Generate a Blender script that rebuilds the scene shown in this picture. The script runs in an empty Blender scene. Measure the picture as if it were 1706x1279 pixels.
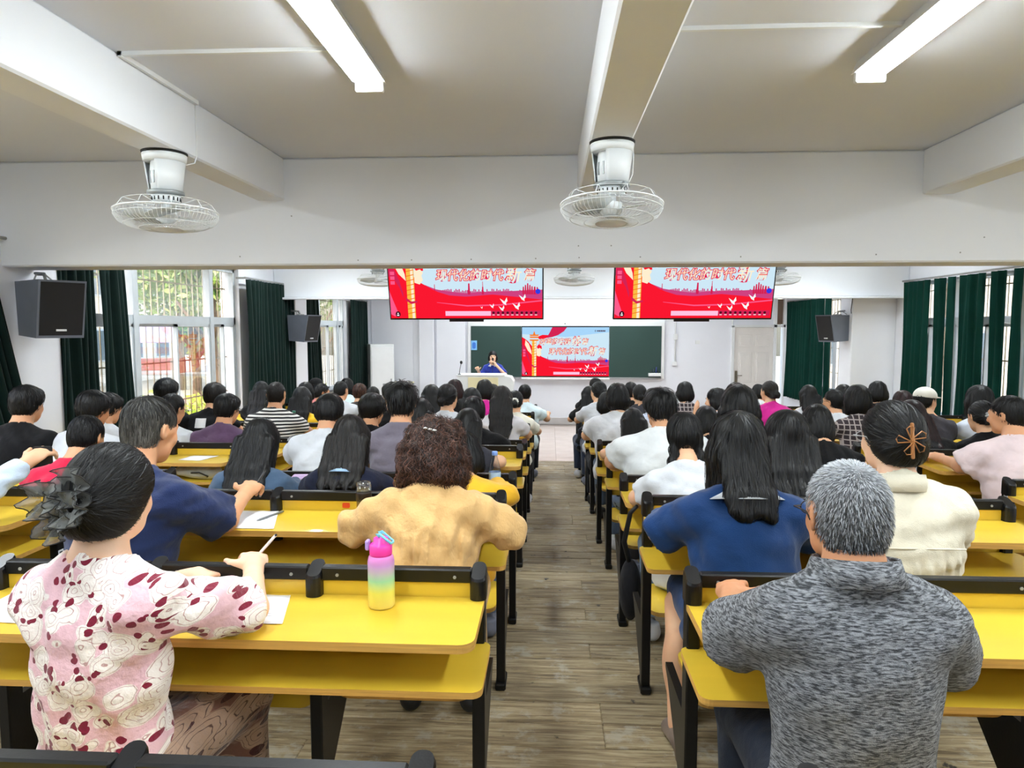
import bpy, bmesh, math, random
import numpy as np
from mathutils import Vector, Matrix

# ------------------------------------------------------------------ camera, sky, light, exposure
SC = bpy.context.scene
COL = SC.collection
EYE = 2.14                                   # eye height above the tiled front floor
cam_d = bpy.data.cameras.new('camera')
cam = bpy.data.objects.new('camera', cam_d)
COL.objects.link(cam)
cam.location = (0, 0, EYE)
cam.rotation_euler = (math.radians(90 - 4.70), 0, math.radians(3.125))
cam_d.sensor_width = 36.0
cam_d.lens = 1150.0 / 1706.0 * 36.0
cam_d.clip_start = 0.05
SC.camera = cam

SC.view_settings.view_transform = 'Standard'
SC.view_settings.look = 'None'
SC.view_settings.gamma = 1.0
SC.view_settings.use_curve_mapping = False
SC.view_settings.exposure = 1.1
SC.cycles.max_bounces = 7
SC.cycles.diffuse_bounces = 4
SC.cycles.transparent_max_bounces = 12
SC.cycles.caustics_reflective = False
SC.cycles.caustics_refractive = False
SC.cycles.sample_clamp_indirect = 6.0

world = bpy.data.worlds.new('sky')
SC.world = world
world.use_nodes = True
wn = world.node_tree
wn.nodes.clear()
w_out = wn.nodes.new('ShaderNodeOutputWorld')
w_bg = wn.nodes.new('ShaderNodeBackground')
w_sky = wn.nodes.new('ShaderNodeTexSky')
w_sky.sky_type = 'NISHITA'
w_sky.sun_disc = False
w_sky.sun_elevation = math.radians(52)
w_sky.sun_rotation = math.radians(200)
w_sky.air_density = 1.2
w_sky.dust_density = 4.0
w_bg.inputs['Strength'].default_value = 0.62
wn.links.new(w_sky.outputs[0], w_bg.inputs[0])
wn.links.new(w_bg.outputs[0], w_out.inputs[0])

TUBE_POWER = 33.0        # emission strength of the ceiling tubes

# ------------------------------------------------------------------ small helpers
rnd = random.Random(7)
PI = math.pi

def srgb(r, g, b):
    f = lambda c: (c / 255 / 12.92) if c / 255 <= 0.04045 else ((c / 255 + 0.055) / 1.055) ** 2.4
    return (f(r), f(g), f(b), 1.0)

def setp(o, label=None, cat=None, group=None, kind=None):
    if label: o['label'] = label
    if cat: o['category'] = cat
    if group: o['group'] = group
    if kind: o['kind'] = kind
    return o

def empty(name, label=None, cat=None, loc=(0, 0, 0), rz=0.0, group=None, kind=None):
    o = bpy.data.objects.new(name, None)
    o.empty_display_size = 0.1
    COL.objects.link(o)
    o.location = loc
    o.rotation_euler = (0, 0, rz)
    return setp(o, label, cat, group, kind)

def link(name, me, parent=None, loc=(0, 0, 0), rot=(0, 0, 0)):
    o = bpy.data.objects.new(name, me)
    COL.objects.link(o)
    o.location = loc
    o.rotation_euler = rot
    if parent is not None: o.parent = parent
    return o

class MB:
    """collects shapes, then becomes one mesh"""
    def __init__(s):
        s.v = []; s.f = []; s.m = []; s.sm = []
    def add(s, verts, faces, mi=0, smooth=False):
        b = len(s.v)
        s.v += [tuple(map(float, p)) for p in verts]
        for f in faces:
            s.f.append(tuple(b + i for i in f)); s.m.append(mi); s.sm.append(smooth)
        return s
    def box(s, x0, x1, y0, y1, z0, z1, mi=0, M=None):
        p = [(x0, y0, z0), (x1, y0, z0), (x1, y1, z0), (x0, y1, z0), (x0, y0, z1), (x1, y0, z1), (x1, y1, z1), (x0, y1, z1)]
        if M is not None: p = [tuple(M @ Vector(q)) for q in p]
        return s.add(p, [(0, 3, 2, 1), (4, 5, 6, 7), (0, 1, 5, 4), (1, 2, 6, 5), (2, 3, 7, 6), (3, 0, 4, 7)], mi)
    def bbox(s, x0, x1, y0, y1, z0, z1, b=0.004, mi=0):
        """box with chamfered edges all round"""
        def ring(i, z):
            return [(x0 + i, y0, z), (x1 - i, y0, z), (x1, y0 + i, z), (x1, y1 - i, z), (x1 - i, y1, z), (x0 + i, y1, z), (x0, y1 - i, z), (x0, y0 + i, z)]
        def inner(z):
            return [(x0 + b, y0 + b, z), (x1 - b, y0 + b, z), (x1 - b, y0 + b, z), (x1 - b, y1 - b, z), (x1 - b, y1 - b, z), (x0 + b, y1 - b, z), (x0 + b, y1 - b, z), (x0 + b, y0 + b, z)]
        rings = [inner(z0), ring(b, z0 + b), ring(b, z1 - b), inner(z1)]
        v = [p for r in rings for p in r]; f = []
        for k in range(3):
            for i in range(8):
                j = (i + 1) % 8
                f.append((k * 8 + i, k * 8 + j, k * 8 + 8 + j, k * 8 + 8 + i))
        f.append(tuple(reversed(range(8)))); f.append(tuple(range(24, 32)))
        return s.add(v, f, mi)
    def prism(s, poly, z0, z1, mi=0, side=None, M=None, axis='z'):
        n = len(poly)
        if axis == 'z': p = [(x, y, z0) for x, y in poly] + [(x, y, z1) for x, y in poly]
        elif axis == 'y': p = [(x, z0, y) for x, y in poly] + [(x, z1, y) for x, y in poly]
        else: p = [(z0, x, y) for x, y in poly] + [(z1, x, y) for x, y in poly]
        if M is not None: p = [tuple(M @ Vector(q)) for q in p]
        s.add(p, [tuple(reversed(range(n))), tuple(range(n, 2 * n))], mi)
        b = len(s.v) - 2 * n
        for i in range(n):
            j = (i + 1) % n
            s.f.append((b + i, b + j, b + n + j, b + n + i)); s.m.append(mi if side is None else side); s.sm.append(False)
        return s
    def tube(s, pts, r, n=8, mi=0, cap=True, smooth=True):
        pts = [Vector(p) for p in pts]
        rs = r if isinstance(r, (list, tuple)) else [r] * len(pts)
        V = []; up0 = None
        for i, p in enumerate(pts):
            t = (pts[min(i + 1, len(pts) - 1)] - pts[max(i - 1, 0)])
            if t.length < 1e-9: t = Vector((0, 0, 1))
            t.normalize()
            if up0 is None:
                up0 = Vector((0, 0, 1)) if abs(t.z) < .9 else Vector((1, 0, 0))
            a = (up0 - t * up0.dot(t)).normalized(); b = t.cross(a); up0 = a
            for k in range(n):
                th = 2 * PI * k / n
                V.append(p + (a * math.cos(th) + b * math.sin(th)) * rs[i])
        F = []
        for i in range(len(pts) - 1):
            for k in range(n):
                k2 = (k + 1) % n
                F.append((i * n + k, i * n + k2, (i + 1) * n + k2, (i + 1) * n + k))
        s.add(V, F, mi, smooth)
        if cap:
            b = len(s.v) - len(V)
            s.f.append(tuple(b + k for k in reversed(range(n)))); s.m.append(mi); s.sm.append(False)
            e = b + (len(pts) - 1) * n
            s.f.append(tuple(e + k for k in range(n))); s.m.append(mi); s.sm.append(False)
        return s
    def lathe(s, prof, c=(0, 0, 0), n=24, mi=0, smooth=True, sx=1.0, sy=1.0, mis=None, cap=True):
        V = [(c[0] + r * sx * math.cos(2 * PI * k / n), c[1] + r * sy * math.sin(2 * PI * k / n), c[2] + z) for r, z in prof for k in range(n)]
        b = len(s.v)
        s.v += V
        for i in range(len(prof) - 1):
            for k in range(n):
                k2 = (k + 1) % n
                s.f.append((b + i * n + k, b + i * n + k2, b + (i + 1) * n + k2, b + (i + 1) * n + k))
                s.m.append(mis[i] if mis else mi); s.sm.append(smooth)
        if cap:
            s.f.append(tuple(b + k for k in reversed(range(n)))); s.m.append(mis[0] if mis else mi); s.sm.append(False)
            e = b + (len(prof) - 1) * n
            s.f.append(tuple(e + k for k in range(n))); s.m.append(mis[-1] if mis else mi); s.sm.append(False)
        return s
    def xform(s, M, start=0):
        s.v[start:] = [tuple(M @ Vector(p)) for p in s.v[start:]]
        return s
    def mesh(s, name, mats):
        me = bpy.data.meshes.new(name)
        me.from_pydata(s.v, [], s.f)
        for m in (mats if isinstance(mats, (list, tuple)) else [mats]): me.materials.append(m)
        me.polygons.foreach_set('material_index', s.m)
        me.polygons.foreach_set('use_smooth', s.sm)
        me.update()
        return me
    def build(s, name, mats, parent=None, loc=(0, 0, 0), rot=(0, 0, 0)):
        return link(name, s.mesh(name, mats), parent, loc, rot)

def rrect(x0, x1, y0, y1, r, n=5, corners=(1, 1, 1, 1)):
    """rounded rectangle polygon, counter clockwise from lower left"""
    P = []
    for (cx, cy, a0, on, px, py) in ((x0 + r, y0 + r, PI, corners[0], x0, y0), (x1 - r, y0 + r, 1.5 * PI, corners[1], x1, y0),
                                     (x1 - r, y1 - r, 0, corners[2], x1, y1), (x0 + r, y1 - r, .5 * PI, corners[3], x0, y1)):
        if on: P += [(cx + r * math.cos(a0 + .5 * PI * i / n), cy + r * math.sin(a0 + .5 * PI * i / n)) for i in range(n + 1)]
        else: P.append((px, py))
    return P

# ------------------------------------------------------------------ materials
MATS = {}
def N(nt, t, **kw):
    n = nt.nodes.new(t)
    for k, v in kw.items():
        if k in n.inputs: n.inputs[k].default_value = v
        else: setattr(n, k, v)
    return n

def mat(name, col, rough=0.5, metal=0.0, spec=0.5, var=0.06, vscale=6.0, bump=0.0, bscale=60.0, stretch=None, coat=0.0, col2=None, coords='Object', emit=None, detail=4):
    """principled with procedural colour variation and fine relief"""
    if name in MATS: return MATS[name]
    m = bpy.data.materials.new(name); m.use_nodes = True
    nt = m.node_tree; L = nt.links
    bs = nt.nodes['Principled BSDF']
    bs.inputs['Roughness'].default_value = rough
    bs.inputs['Metallic'].default_value = metal
    bs.inputs['Specular IOR Level'].default_value = spec
    bs.inputs['Coat Weight'].default_value = coat
    tc = N(nt, 'ShaderNodeTexCoord')
    mp = N(nt, 'ShaderNodeMapping')
    if stretch: mp.inputs['Scale'].default_value = stretch
    L.new(tc.outputs[coords], mp.inputs[0])
    no = N(nt, 'ShaderNodeTexNoise', Scale=vscale, Detail=detail)
    L.new(mp.outputs[0], no.inputs['Vector'])
    rp = N(nt, 'ShaderNodeMapRange')
    rp.inputs['From Min'].default_value = .3; rp.inputs['From Max'].default_value = .7
    L.new(no.outputs['Fac'], rp.inputs['Value'])
    mx = N(nt, 'ShaderNodeMix', data_type='RGBA')
    c1 = [c * (1 - var) for c in col[:3]] + [1]
    c2 = list(col2[:3]) + [1] if col2 else [min(1, c * (1 + var)) for c in col[:3]] + [1]
    mx.inputs[6].default_value = c1; mx.inputs[7].default_value = c2
    L.new(rp.outputs[0], mx.inputs[0])
    L.new(mx.outputs[2], bs.inputs['Base Color'])
    if bump > 0:
        nb = N(nt, 'ShaderNodeTexNoise', Scale=bscale, Detail=3)
        L.new(mp.outputs[0], nb.inputs['Vector'])
        bp = N(nt, 'ShaderNodeBump', Strength=bump, Distance=0.01)
        L.new(nb.outputs['Fac'], bp.inputs['Height'])
        L.new(bp.outputs[0], bs.inputs['Normal'])
    if emit:
        bs.inputs['Emission Color'].default_value = emit[0]
        bs.inputs['Emission Strength'].default_value = emit[1]
    MATS[name] = m
    return m

def emitter(name, col, strength):
    if name in MATS: return MATS[name]
    m = bpy.data.materials.new(name); m.use_nodes = True
    nt = m.node_tree; nt.nodes.clear()
    o = N(nt, 'ShaderNodeOutputMaterial'); e = N(nt, 'ShaderNodeEmission')
    e.inputs[0].default_value = col; e.inputs[1].default_value = strength
    nt.links.new(e.outputs[0], o.inputs[0])
    MATS[name] = m
    return m

def glass(name, tint=(1, 1, 1, 1), refl=0.07, rough=0.02):
    if name in MATS: return MATS[name]
    m = bpy.data.materials.new(name); m.use_nodes = True
    nt = m.node_tree; nt.nodes.clear()
    o = N(nt, 'ShaderNodeOutputMaterial'); t = N(nt, 'ShaderNodeBsdfTransparent'); g = N(nt, 'ShaderNodeBsdfGlossy', Roughness=rough)
    mx = N(nt, 'ShaderNodeMixShader'); lw = N(nt, 'ShaderNodeLayerWeight', Blend=0.25)
    mr = N(nt, 'ShaderNodeMapRange'); mr.inputs['To Min'].default_value = refl; mr.inputs['To Max'].default_value = min(1, refl + .35)
    t.inputs[0].default_value = tint
    nt.links.new(lw.outputs['Fresnel'], mr.inputs['Value'])
    nt.links.new(mr.outputs[0], mx.inputs[0])
    nt.links.new(t.outputs[0], mx.inputs[1]); nt.links.new(g.outputs[0], mx.inputs[2]); nt.links.new(mx.outputs[0], o.inputs[0])
    MATS[name] = m
    return m

def cloth(name, col, rough=.85, trans=0.0, var=.10, vscale=9, bump=.25, bscale=300, stretch=None, fold=.35, fscale=9):
    """woven cloth: soft folds plus fine weave, optional light shining through"""
    if name in MATS: return MATS[name]
    m = mat(name, col, rough, spec=.2, var=var, vscale=vscale, bump=bump, bscale=bscale, stretch=stretch)
    nt = m.node_tree; L = nt.links
    bs = nt.nodes['Principled BSDF']
    bs.inputs['Sheen Weight'].default_value = .06 if max(col[:3]) < .06 else .2
    tc = N(nt, 'ShaderNodeTexCoord')
    nf = N(nt, 'ShaderNodeTexNoise', Scale=fscale, Detail=2.5, Distortion=.35)
    L.new(tc.outputs['Object'], nf.inputs['Vector'])
    b2 = N(nt, 'ShaderNodeBump', Strength=fold, Distance=.05)
    L.new(nf.outputs['Fac'], b2.inputs['Height'])
    old = bs.inputs['Normal'].links[0].from_node if bs.inputs['Normal'].links else None
    if old: L.new(b2.outputs[0], old.inputs['Normal'])
    else: L.new(b2.outputs[0], bs.inputs['Normal'])
    if trans > 0:
        out = nt.nodes['Material Output']
        tr = N(nt, 'ShaderNodeBsdfTranslucent'); tr.inputs[0].default_value = [min(1, c * 1.6) for c in col[:3]] + [1]
        mx = N(nt, 'ShaderNodeMixShader'); mx.inputs[0].default_value = trans
        L.new(bs.outputs[0], mx.inputs[1]); L.new(tr.outputs[0], mx.inputs[2]); L.new(mx.outputs[0], out.inputs[0])
    return m

M_WALL = mat('wall_paint', srgb(232, 234, 240), .75, var=.025, vscale=1.3, bump=.04, bscale=25)
M_CEIL = mat('ceiling_paint', srgb(226, 229, 236), .85, var=.02, vscale=.8, bump=.03, bscale=20)
M_BEAM = mat('beam_paint', srgb(232, 235, 240), .8, var=.02, vscale=1.0, bump=.04, bscale=14)
M_YEL = mat('yellow_laminate', srgb(218, 184, 56), .38, var=.05, vscale=3.0, bump=.02, bscale=120, coat=.15, stretch=(.6, 4, 4))
M_EDGE = mat('plywood_edge', srgb(206, 158, 78), .6, var=.15, vscale=30, stretch=(.2, 1, 6), bump=.08)
M_BLK = mat('black_enamel', srgb(11, 11, 12), .36, spec=.35, var=.2, vscale=8, bump=.03, bscale=90)
M_CAP = mat('black_plastic_cap', srgb(13, 13, 16), .28, spec=.4, var=.15, vscale=20, bump=.03, bscale=200)
M_ALU = mat('window_aluminium', srgb(196, 204, 210), .45, metal=.15, var=.05)
M_WHITEP = mat('white_plastic', srgb(232, 234, 234), .4, var=.02)
M_GREYP = mat('grey_plastic', srgb(150, 152, 152), .45, var=.04)
M_DARK = mat('dark_rubber', srgb(20, 20, 22), .6)
M_GLASS = glass('window_glass')
M_PAPER = mat('paper', srgb(240, 242, 246), .8, var=.02)
M_INK = mat('print_ink', srgb(60, 62, 70), .8)
# ------------------------------------------------------------------ the room
def YP(k): return 1.92 + 0.9 * (k - 1)        # depth of the post line of desk row k
def FL(k): return .62 if k <= 2 else (.51 if k <= 4 else (.40 if k <= 6 else (.29 if k <= 8 else .18)))
XL, XR = -4.09, 5.06                          # side walls
YF, YB = 15.2, -3.2                           # front and back wall
ZC = EYE + 1.18                               # ceiling
ZB1 = EYE + .437                              # underside of the cross beams
ZB2 = EYE + .885                              # underside of the lengthwise beams

def wood_floor():
    m = bpy.data.materials.new('weathered_planks'); m.use_nodes = True
    nt = m.node_tree; L = nt.links; bs = nt.nodes['Principled BSDF']
    tc = N(nt, 'ShaderNodeTexCoord'); oi = N(nt, 'ShaderNodeObjectInfo')
    ad = N(nt, 'ShaderNodeVectorMath', operation='ADD')
    sc = N(nt, 'ShaderNodeVectorMath', operation='SCALE'); sc.inputs['Scale'].default_value = 37.0
    cmb = N(nt, 'ShaderNodeCombineXYZ')
    L.new(oi.outputs['Random'], cmb.inputs[0]); L.new(oi.outputs['Random'], cmb.inputs[1])
    L.new(cmb.outputs[0], sc.inputs[0]); L.new(tc.outputs['Object'], ad.inputs[0]); L.new(sc.outputs[0], ad.inputs[1])
    mp = N(nt, 'ShaderNodeMapping'); mp.inputs['Scale'].default_value = (2.2, 34, 1)
    L.new(ad.outputs[0], mp.inputs[0])
    g1 = N(nt, 'ShaderNodeTexNoise', Scale=1.6, Detail=8, Roughness=.68, Distortion=.6)
    L.new(mp.outputs[0], g1.inputs['Vector'])
    r1 = N(nt, 'ShaderNodeValToRGB'); e = r1.color_ramp.elements
    e[0].position = .28; e[0].color = srgb(74, 60, 44); e[1].position = .72; e[1].color = srgb(196, 182, 150)
    q = r1.color_ramp.elements.new(.47); q.color = srgb(148, 130, 98)
    q = r1.color_ramp.elements.new(.57); q.color = srgb(176, 160, 126)
    L.new(g1.outputs['Fac'], r1.inputs[0])
    # worn paint: pale blotches and dark spots of their own shape
    w1 = N(nt, 'ShaderNodeTexNoise', Scale=5.5, Detail=7, Roughness=.7)
    L.new(ad.outputs[0], w1.inputs['Vector'])
    wr = N(nt, 'ShaderNodeMapRange'); wr.inputs['From Min'].default_value = .54; wr.inputs['From Max'].default_value = .62
    L.new(w1.outputs['Fac'], wr.inputs['Value'])
    m1 = N(nt, 'ShaderNodeMix', data_type='RGBA'); m1.inputs[7].default_value = srgb(190, 188, 176)
    k1 = N(nt, 'ShaderNodeMath', operation='MULTIPLY'); k1.inputs[1].default_value = .5
    L.new(wr.outputs[0], k1.inputs[0]); L.new(k1.outputs[0], m1.inputs[0]); L.new(r1.outputs[0], m1.inputs[6])
    v1 = N(nt, 'ShaderNodeTexNoise', Scale=11.0, Detail=5, Roughness=.6)
    L.new(ad.outputs[0], v1.inputs['Vector'])
    vr = N(nt, 'ShaderNodeMapRange'); vr.inputs['From Min'].default_value = .35; vr.inputs['From Max'].default_value = .29
    L.new(v1.outputs['Fac'], vr.inputs['Value'])
    m2 = N(nt, 'ShaderNodeMix', data_type='RGBA'); m2.inputs[7].default_value = srgb(44, 40, 36)
    L.new(vr.outputs[0], m2.inputs[0]); L.new(m1.outputs[2], m2.inputs[6])
    hs = N(nt, 'ShaderNodeHueSaturation')
    vv = N(nt, 'ShaderNodeMapRange'); vv.inputs['To Min'].default_value = .80; vv.inputs['To Max'].default_value = 1.14
    L.new(oi.outputs['Random'], vv.inputs['Value']); L.new(vv.outputs[0], hs.inputs['Value']); L.new(m2.outputs[2], hs.inputs['Color'])
    L.new(hs.outputs[0], bs.inputs['Base Color'])
    bs.inputs['Roughness'].default_value = .55
    bp = N(nt, 'ShaderNodeBump', Strength=.45, Distance=.012); L.new(g1.outputs['Fac'], bp.inputs['Height']); L.new(bp.outputs[0], bs.inputs['Normal'])
    return m
M_WOOD = wood_floor()
M_GAP = mat('dark_subfloor', srgb(30, 26, 22), .9)
M_TILE = mat('front_floor_tile', srgb(206, 190, 180), .22, var=.06, vscale=3, coat=.2)
M_GROUT = mat('tile_grout', srgb(140, 128, 120), .8)

TIERS = [(YB, 2.86, .62), (2.86, 4.66, .51), (4.66, 6.46, .40), (6.46, 8.26, .29), (8.26, 10.06, .18)]
mb = MB()
for y0, y1, z in TIERS: mb.box(XL, XR, y0, y1 - .02, -.2, z - .02)
mb.box(XL, XR, 10.04, YF, -.2, -.008, 1)
floor = mb.build('floor', [M_GAP, M_GROUT])
setp(floor, 'stepped lecture hall floor of worn grey-brown planks with pinkish tiles at the front', kind='structure')
pl_mesh = {}
def plank_mesh(L, w, t=.02):
    key = (round(L, 2), round(w, 4), t)
    if key not in pl_mesh:
        pl_mesh[key] = MB().bbox(-key[0] / 2, key[0] / 2, -w / 2, w / 2, -t, 0, .004).mesh('plank', M_WOOD)
    return pl_mesh[key]
rp = random.Random(3)
for y0, y1, z in TIERS:
    ys = max(y0, .72)
    n = max(1, round((y1 - ys) / .15)); w = (y1 - ys) / n
    for i in range(n):
        yc = ys + w * (i + .5)
        cuts = [XL]
        a = XL + rp.choice((2.0, 2.6, 3.2, 3.7, 4.3))
        while a < XR - .8:
            cuts.append(a); a += rp.choice((2.4, 3.0, 3.6))
        cuts.append(XR)
        for a, b in zip(cuts, cuts[1:]):
            me = plank_mesh(round(b - a, 2) - .003, w - .006)
            o = link('plank', me, floor, ((a + b) / 2, yc, z + rp.uniform(-.0012, .0012)))
    # riser board under the nosing
    zl = z - .11 if y1 < 10 else 0.0
    o = MB().bbox(XL, XR, y1 - .022, y1 - .002, zl, z - .021, .002).build('riser_board', M_WOOD, floor)
tl = MB().bbox(-.298, .298, -.298, .298, -.008, 0, .002).mesh('floor_tile', M_TILE)
for i in range(15):
    for j in range(8):
        x = XL + .3 + i * .6; y = 10.06 + .3 + j * .6
        if x < XR + .3 and y < YF + .1: link('floor_tile', tl, floor, (min(x, XR - .3), min(y, YF - .3) , 0.0))

# ceiling and beams
c = MB().box(XL - .3, XR + .3, YB, YF + .3, ZC, ZC + .15).build('ceiling', M_CEIL)
setp(c, 'white painted flat ceiling between the beams', kind='structure')
tn = [0]
def trim(bm, m, label):
    tn[0] += 1
    return setp(bm.build('trim_%d' % tn[0], m), label, kind='structure')
trim(MB().bbox(XL, XR, 4.85, 5.18, ZB1, ZC, .012), M_BEAM, 'deep white cross beam above the nearer desks')
trim(MB().bbox(XL, XR, 10.1, 10.43, ZB1, ZC, .012), M_BEAM, 'farther white cross beam over the middle of the hall')
trim(MB().bbox(XL, XR, -.6, -.27, ZB1 + .1, ZC, .012), M_BEAM, 'white cross beam behind the viewer')
for xa, xb, nm in ((-2.06, -1.865, 'left of the middle'), (.185, .392, 'nearest the middle'), (2.48, 2.69, 'on the right side')):
    for ya, yb, bay in ((-.27, 4.85, 'nearest bay'), (5.18, 10.1, 'second bay'), (10.43, YF, 'front bay')):
        trim(MB().bbox(xa, xb, ya, yb, ZB2, ZC, .01), M_BEAM, 'white lengthwise ceiling beam %s in the %s' % (nm, bay))
# surface wiring duct and cable runs on the ceiling
def duct(name, label, pts, r=.012):
    mb = MB()
    for a, b in zip(pts, pts[1:]):
        a = Vector(a); b = Vector(b)
        lo = [min(p, q) - r for p, q in zip(a, b)]; hi = [max(p, q) + r for p, q in zip(a, b)]
        mb.box(lo[0], hi[0], lo[1], hi[1], lo[2], hi[2])
    return setp(mb.build(name, M_WHITEP), label, 'cable duct')
duct('cable_duct', 'white cable duct crossing the ceiling from the left tube light to the beam', [(-.86, 2.98, ZC - .008), (-1.85, 2.98, ZC - .008), (-1.85, 3.62, ZC - .012)], .009)
duct('cable_duct', 'white cable duct crossing the ceiling from the middle beam to the right tube light', [(.41, 2.86, ZC - .008), (1.42, 2.86, ZC - .008)], .009)
# small screw holes and marks on the big beam face
for i, (px, pz) in enumerate(((-1.82, .78), (.195, .56), (.42, .56), (-1.35, .47), (-.97, .47), (-.55, .472), (-.1, .475), (.2, .48), (.62, .482), (1.3, .48), (2.2, .49), (2.75, .50), (2.9, .60), (-2.2, .50))):
    setp(MB().lathe([(.005, -.002), (.005, .002)], n=8).build('wall_plug', M_GREYP, None, (px, 4.849, EYE + pz), (PI / 2, 0, 0)),
         'tiny grey screw plug in the face of the big cross beam', 'screw plug', 'screw plugs along the cross beam')

# front wall: solid, with an opening for the door and its side light
def wall_panels(name, label, axis, pos, thick, a0, a1, z0, z1, holes):
    """wall as boxes around rectangular holes (u0,u1,z0,z1) sorted along u"""
    mb = MB(); u = a0
    def bx(u0, u1, za, zb):
        if u1 - u0 < 1e-4 or zb - za < 1e-4: return
        if axis == 'x': mb.box(u0, u1, pos, pos + thick, za, zb)
        else: mb.box(pos, pos + thick, u0, u1, za, zb)
    for (h0, h1, hz0, hz1) in holes:
        bx(u, h0, z0, z1); bx(h0, h1, z0, hz0); bx(h0, h1, hz1, z1); u = h1
    bx(u, a1, z0, z1)
    return setp(mb.build(name, M_WALL), label, kind='structure')
wall_panels('wall_front', 'white front wall behind the blackboard', 'x', YF, .25, XL - .3, XR + .3, -.2, ZC, [(3.93, 5.05, -.02, EYE + .62)])
W1 = (5.45, 8.95); W2 = (11.55, 13.75)
wall_panels('wall_left', 'white left wall with tall barred windows', 'y', XL - .25, .25, YB, YF, -.2, ZC, [(.6, 4.2, .95, EYE + .75), (W1[0], W1[1], .95, EYE + .75), (W2[0], W2[1], .95, EYE + .62)])
R1 = (6.6, 10.25); R2 = (12.2, 14.75)
wall_panels('wall_right', 'white right wall with curtained windows', 'y', XR, .25, YB, YF, -.2, ZC, [(.6, 4.2, .95, EYE + .75), (R1[0], R1[1], .95, EYE + .62), (R2[0], R2[1], .95, EYE + .55)])
wall_panels('wall_back', 'white back wall behind the viewer', 'x', YB - .25, .25, XL - .3, XR + .3, -.2, ZC, [])
trim(MB().bbox(4.43, XR, 10.43, 10.86, 0, ZC, .01), M_WALL, 'white pier between the two right windows')
trim(MB().bbox(XL, -3.9, 10.45, 10.95, 0, ZC, .01), M_WALL, 'narrow white pier between the two left windows')
trim(MB().bbox(XL, -3.97, 4.6, 5.42, 0, ZC, .01), M_WALL, 'white pier beside the near left window')
# front wall dressing: shallow panels and pilaster left of the board, skirting
trim(MB().bbox(-3.95, -3.02, YF - .035, YF, 0, EYE + .60, .006), M_WALL, 'flat white boxed-in panel on the front wall left of the pilaster')
trim(MB().bbox(-2.88, -2.55, YF - .10, YF, 0, EYE + .34, .01), M_WALL, 'white pilaster strip on the front wall')
trim(MB().bbox(-2.50, -1.86, YF - .05, YF, 0, EYE + .20, .01), M_WALL, 'white flat panel beside the blackboard')
trim(MB().bbox(XL, XR, 10.02, 10.12, ZB1 - .03, ZB1 + .0, .004), M_BEAM, 'thin drip ledge under the farther beam')
M_SKIRT = mat('skirting_paint', srgb(196, 192, 190), .5, var=.05)
b = MB().bbox(XL, 3.93, YF - .02, YF, 0, .15, .004).build('baseboard_front', M_SKIRT); setp(b, 'grey skirting along the front wall', kind='structure')
b = MB().bbox(XL, XL + .02, 10.06, YF, 0, .12, .004).build('baseboard_left', M_SKIRT); setp(b, 'grey skirting along the left wall', kind='structure')

# ---- windows with aluminium frames, panes and steel bars outside
M_BAR = mat('window_bar_steel', srgb(150, 138, 112), .5, metal=.4, var=.15)
def window(n, label, x, side, y0, y1, z0, z1, cols, ztr, bars=True):
    """side -1: left wall, +1: right wall; the frame sits inside the wall thickness"""
    root = empty('window_%d' % n, label, None, (x, 0, 0), kind='structure')
    s = side
    xa, xb = sorted((s * .06, s * .12))
    f = MB(); t = .045
    f.box(xa, xb, y0, y1, z0, z0 + t); f.box(xa, xb, y0, y1, z1 - t, z1)
    f.box(xa, xb, y0, y0 + t, z0, z1); f.box(xa, xb, y1 - t, y1, z0, z1)
    f.box(xa, xb, y0, y1, ztr - .045, ztr + .045)
    f.build('frame', M_ALU, root)
    ys = [y0] + list(cols) + [y1]
    for c in cols: MB().bbox(xa - .012, xb + .012, c - .045, c + .045, z0, z1, .004).build('mullion', M_ALU, root)
    for a, b in zip(ys, ys[1:]):
        p = MB().box(s * .09 - .003, s * .09 + .003, a + .04, b - .04, ztr + .045, z1 - t).build('pane', M_GLASS, root)
        h = (a + b) / 2
        for k, (u, v) in enumerate(((a + .04, h + .02), (h - .02, b - .04))):   # two sliding sashes below
            xo = s * (.075 if k else .105)
            sh = MB()
            for (q0, q1, w0, w1) in ((u, u + .03, z0 + t, ztr - .045), (v - .03, v, z0 + t, ztr - .045), (u, v, z0 + t, z0 + t + .03), (u, v, ztr - .075, ztr - .045)):
                sh.box(xo - .012, xo + .012, q0, q1, w0, w1)
            so = sh.build('sash', M_ALU, root)
            MB().box(xo - .003, xo + .003, u + .03, v - .03, z0 + t + .03, ztr - .075).build('pane', M_GLASS, so)
    MB().bbox(*sorted((0, s * .24)), y0, y1, z0 - .03, z0, .004).build('sill', M_WALL, root)
    if bars:
        xo = s * .20; y = y0 + .06
        while y < y1:
            MB().tube([(xo, y, z0), (xo, y, z1)], .0075, 6).build('bar', M_BAR, root); y += .125
        for z in (z0 + .35, z0 + .8, ztr + .02, ztr + .42):
            if z < z1: MB().box(xo - .004, xo + .004, y0, y1, z - .008, z + .008).build('cross_bar', M_BAR, root)
    return root
window(1, 'wide barred aluminium window in the left wall nearer the viewer', XL, -1, W1[0], W1[1], .95, EYE + .75, (6.74, 8.30), EYE + .08)
window(2, 'narrow barred aluminium window in the left wall near the front', XL, -1, W2[0], W2[1], .95, EYE + .62, (12.25, 13.35), EYE + .08)
window(3, 'aluminium window in the right wall behind the long green curtain', XR, 1, R1[0], R1[1], .95, EYE + .62, (7.8, 9.1), EYE + .08)
window(4, 'window in the right wall near the front behind the curtain', XR, 1, R2[0], R2[1], .95, EYE + .55, (13.4,), EYE + .08)
window(5, 'left wall window beside the viewer, outside the picture', XL, -1, .6, 4.2, .95, EYE + .75, (1.8, 3.0), EYE + .08)
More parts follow.
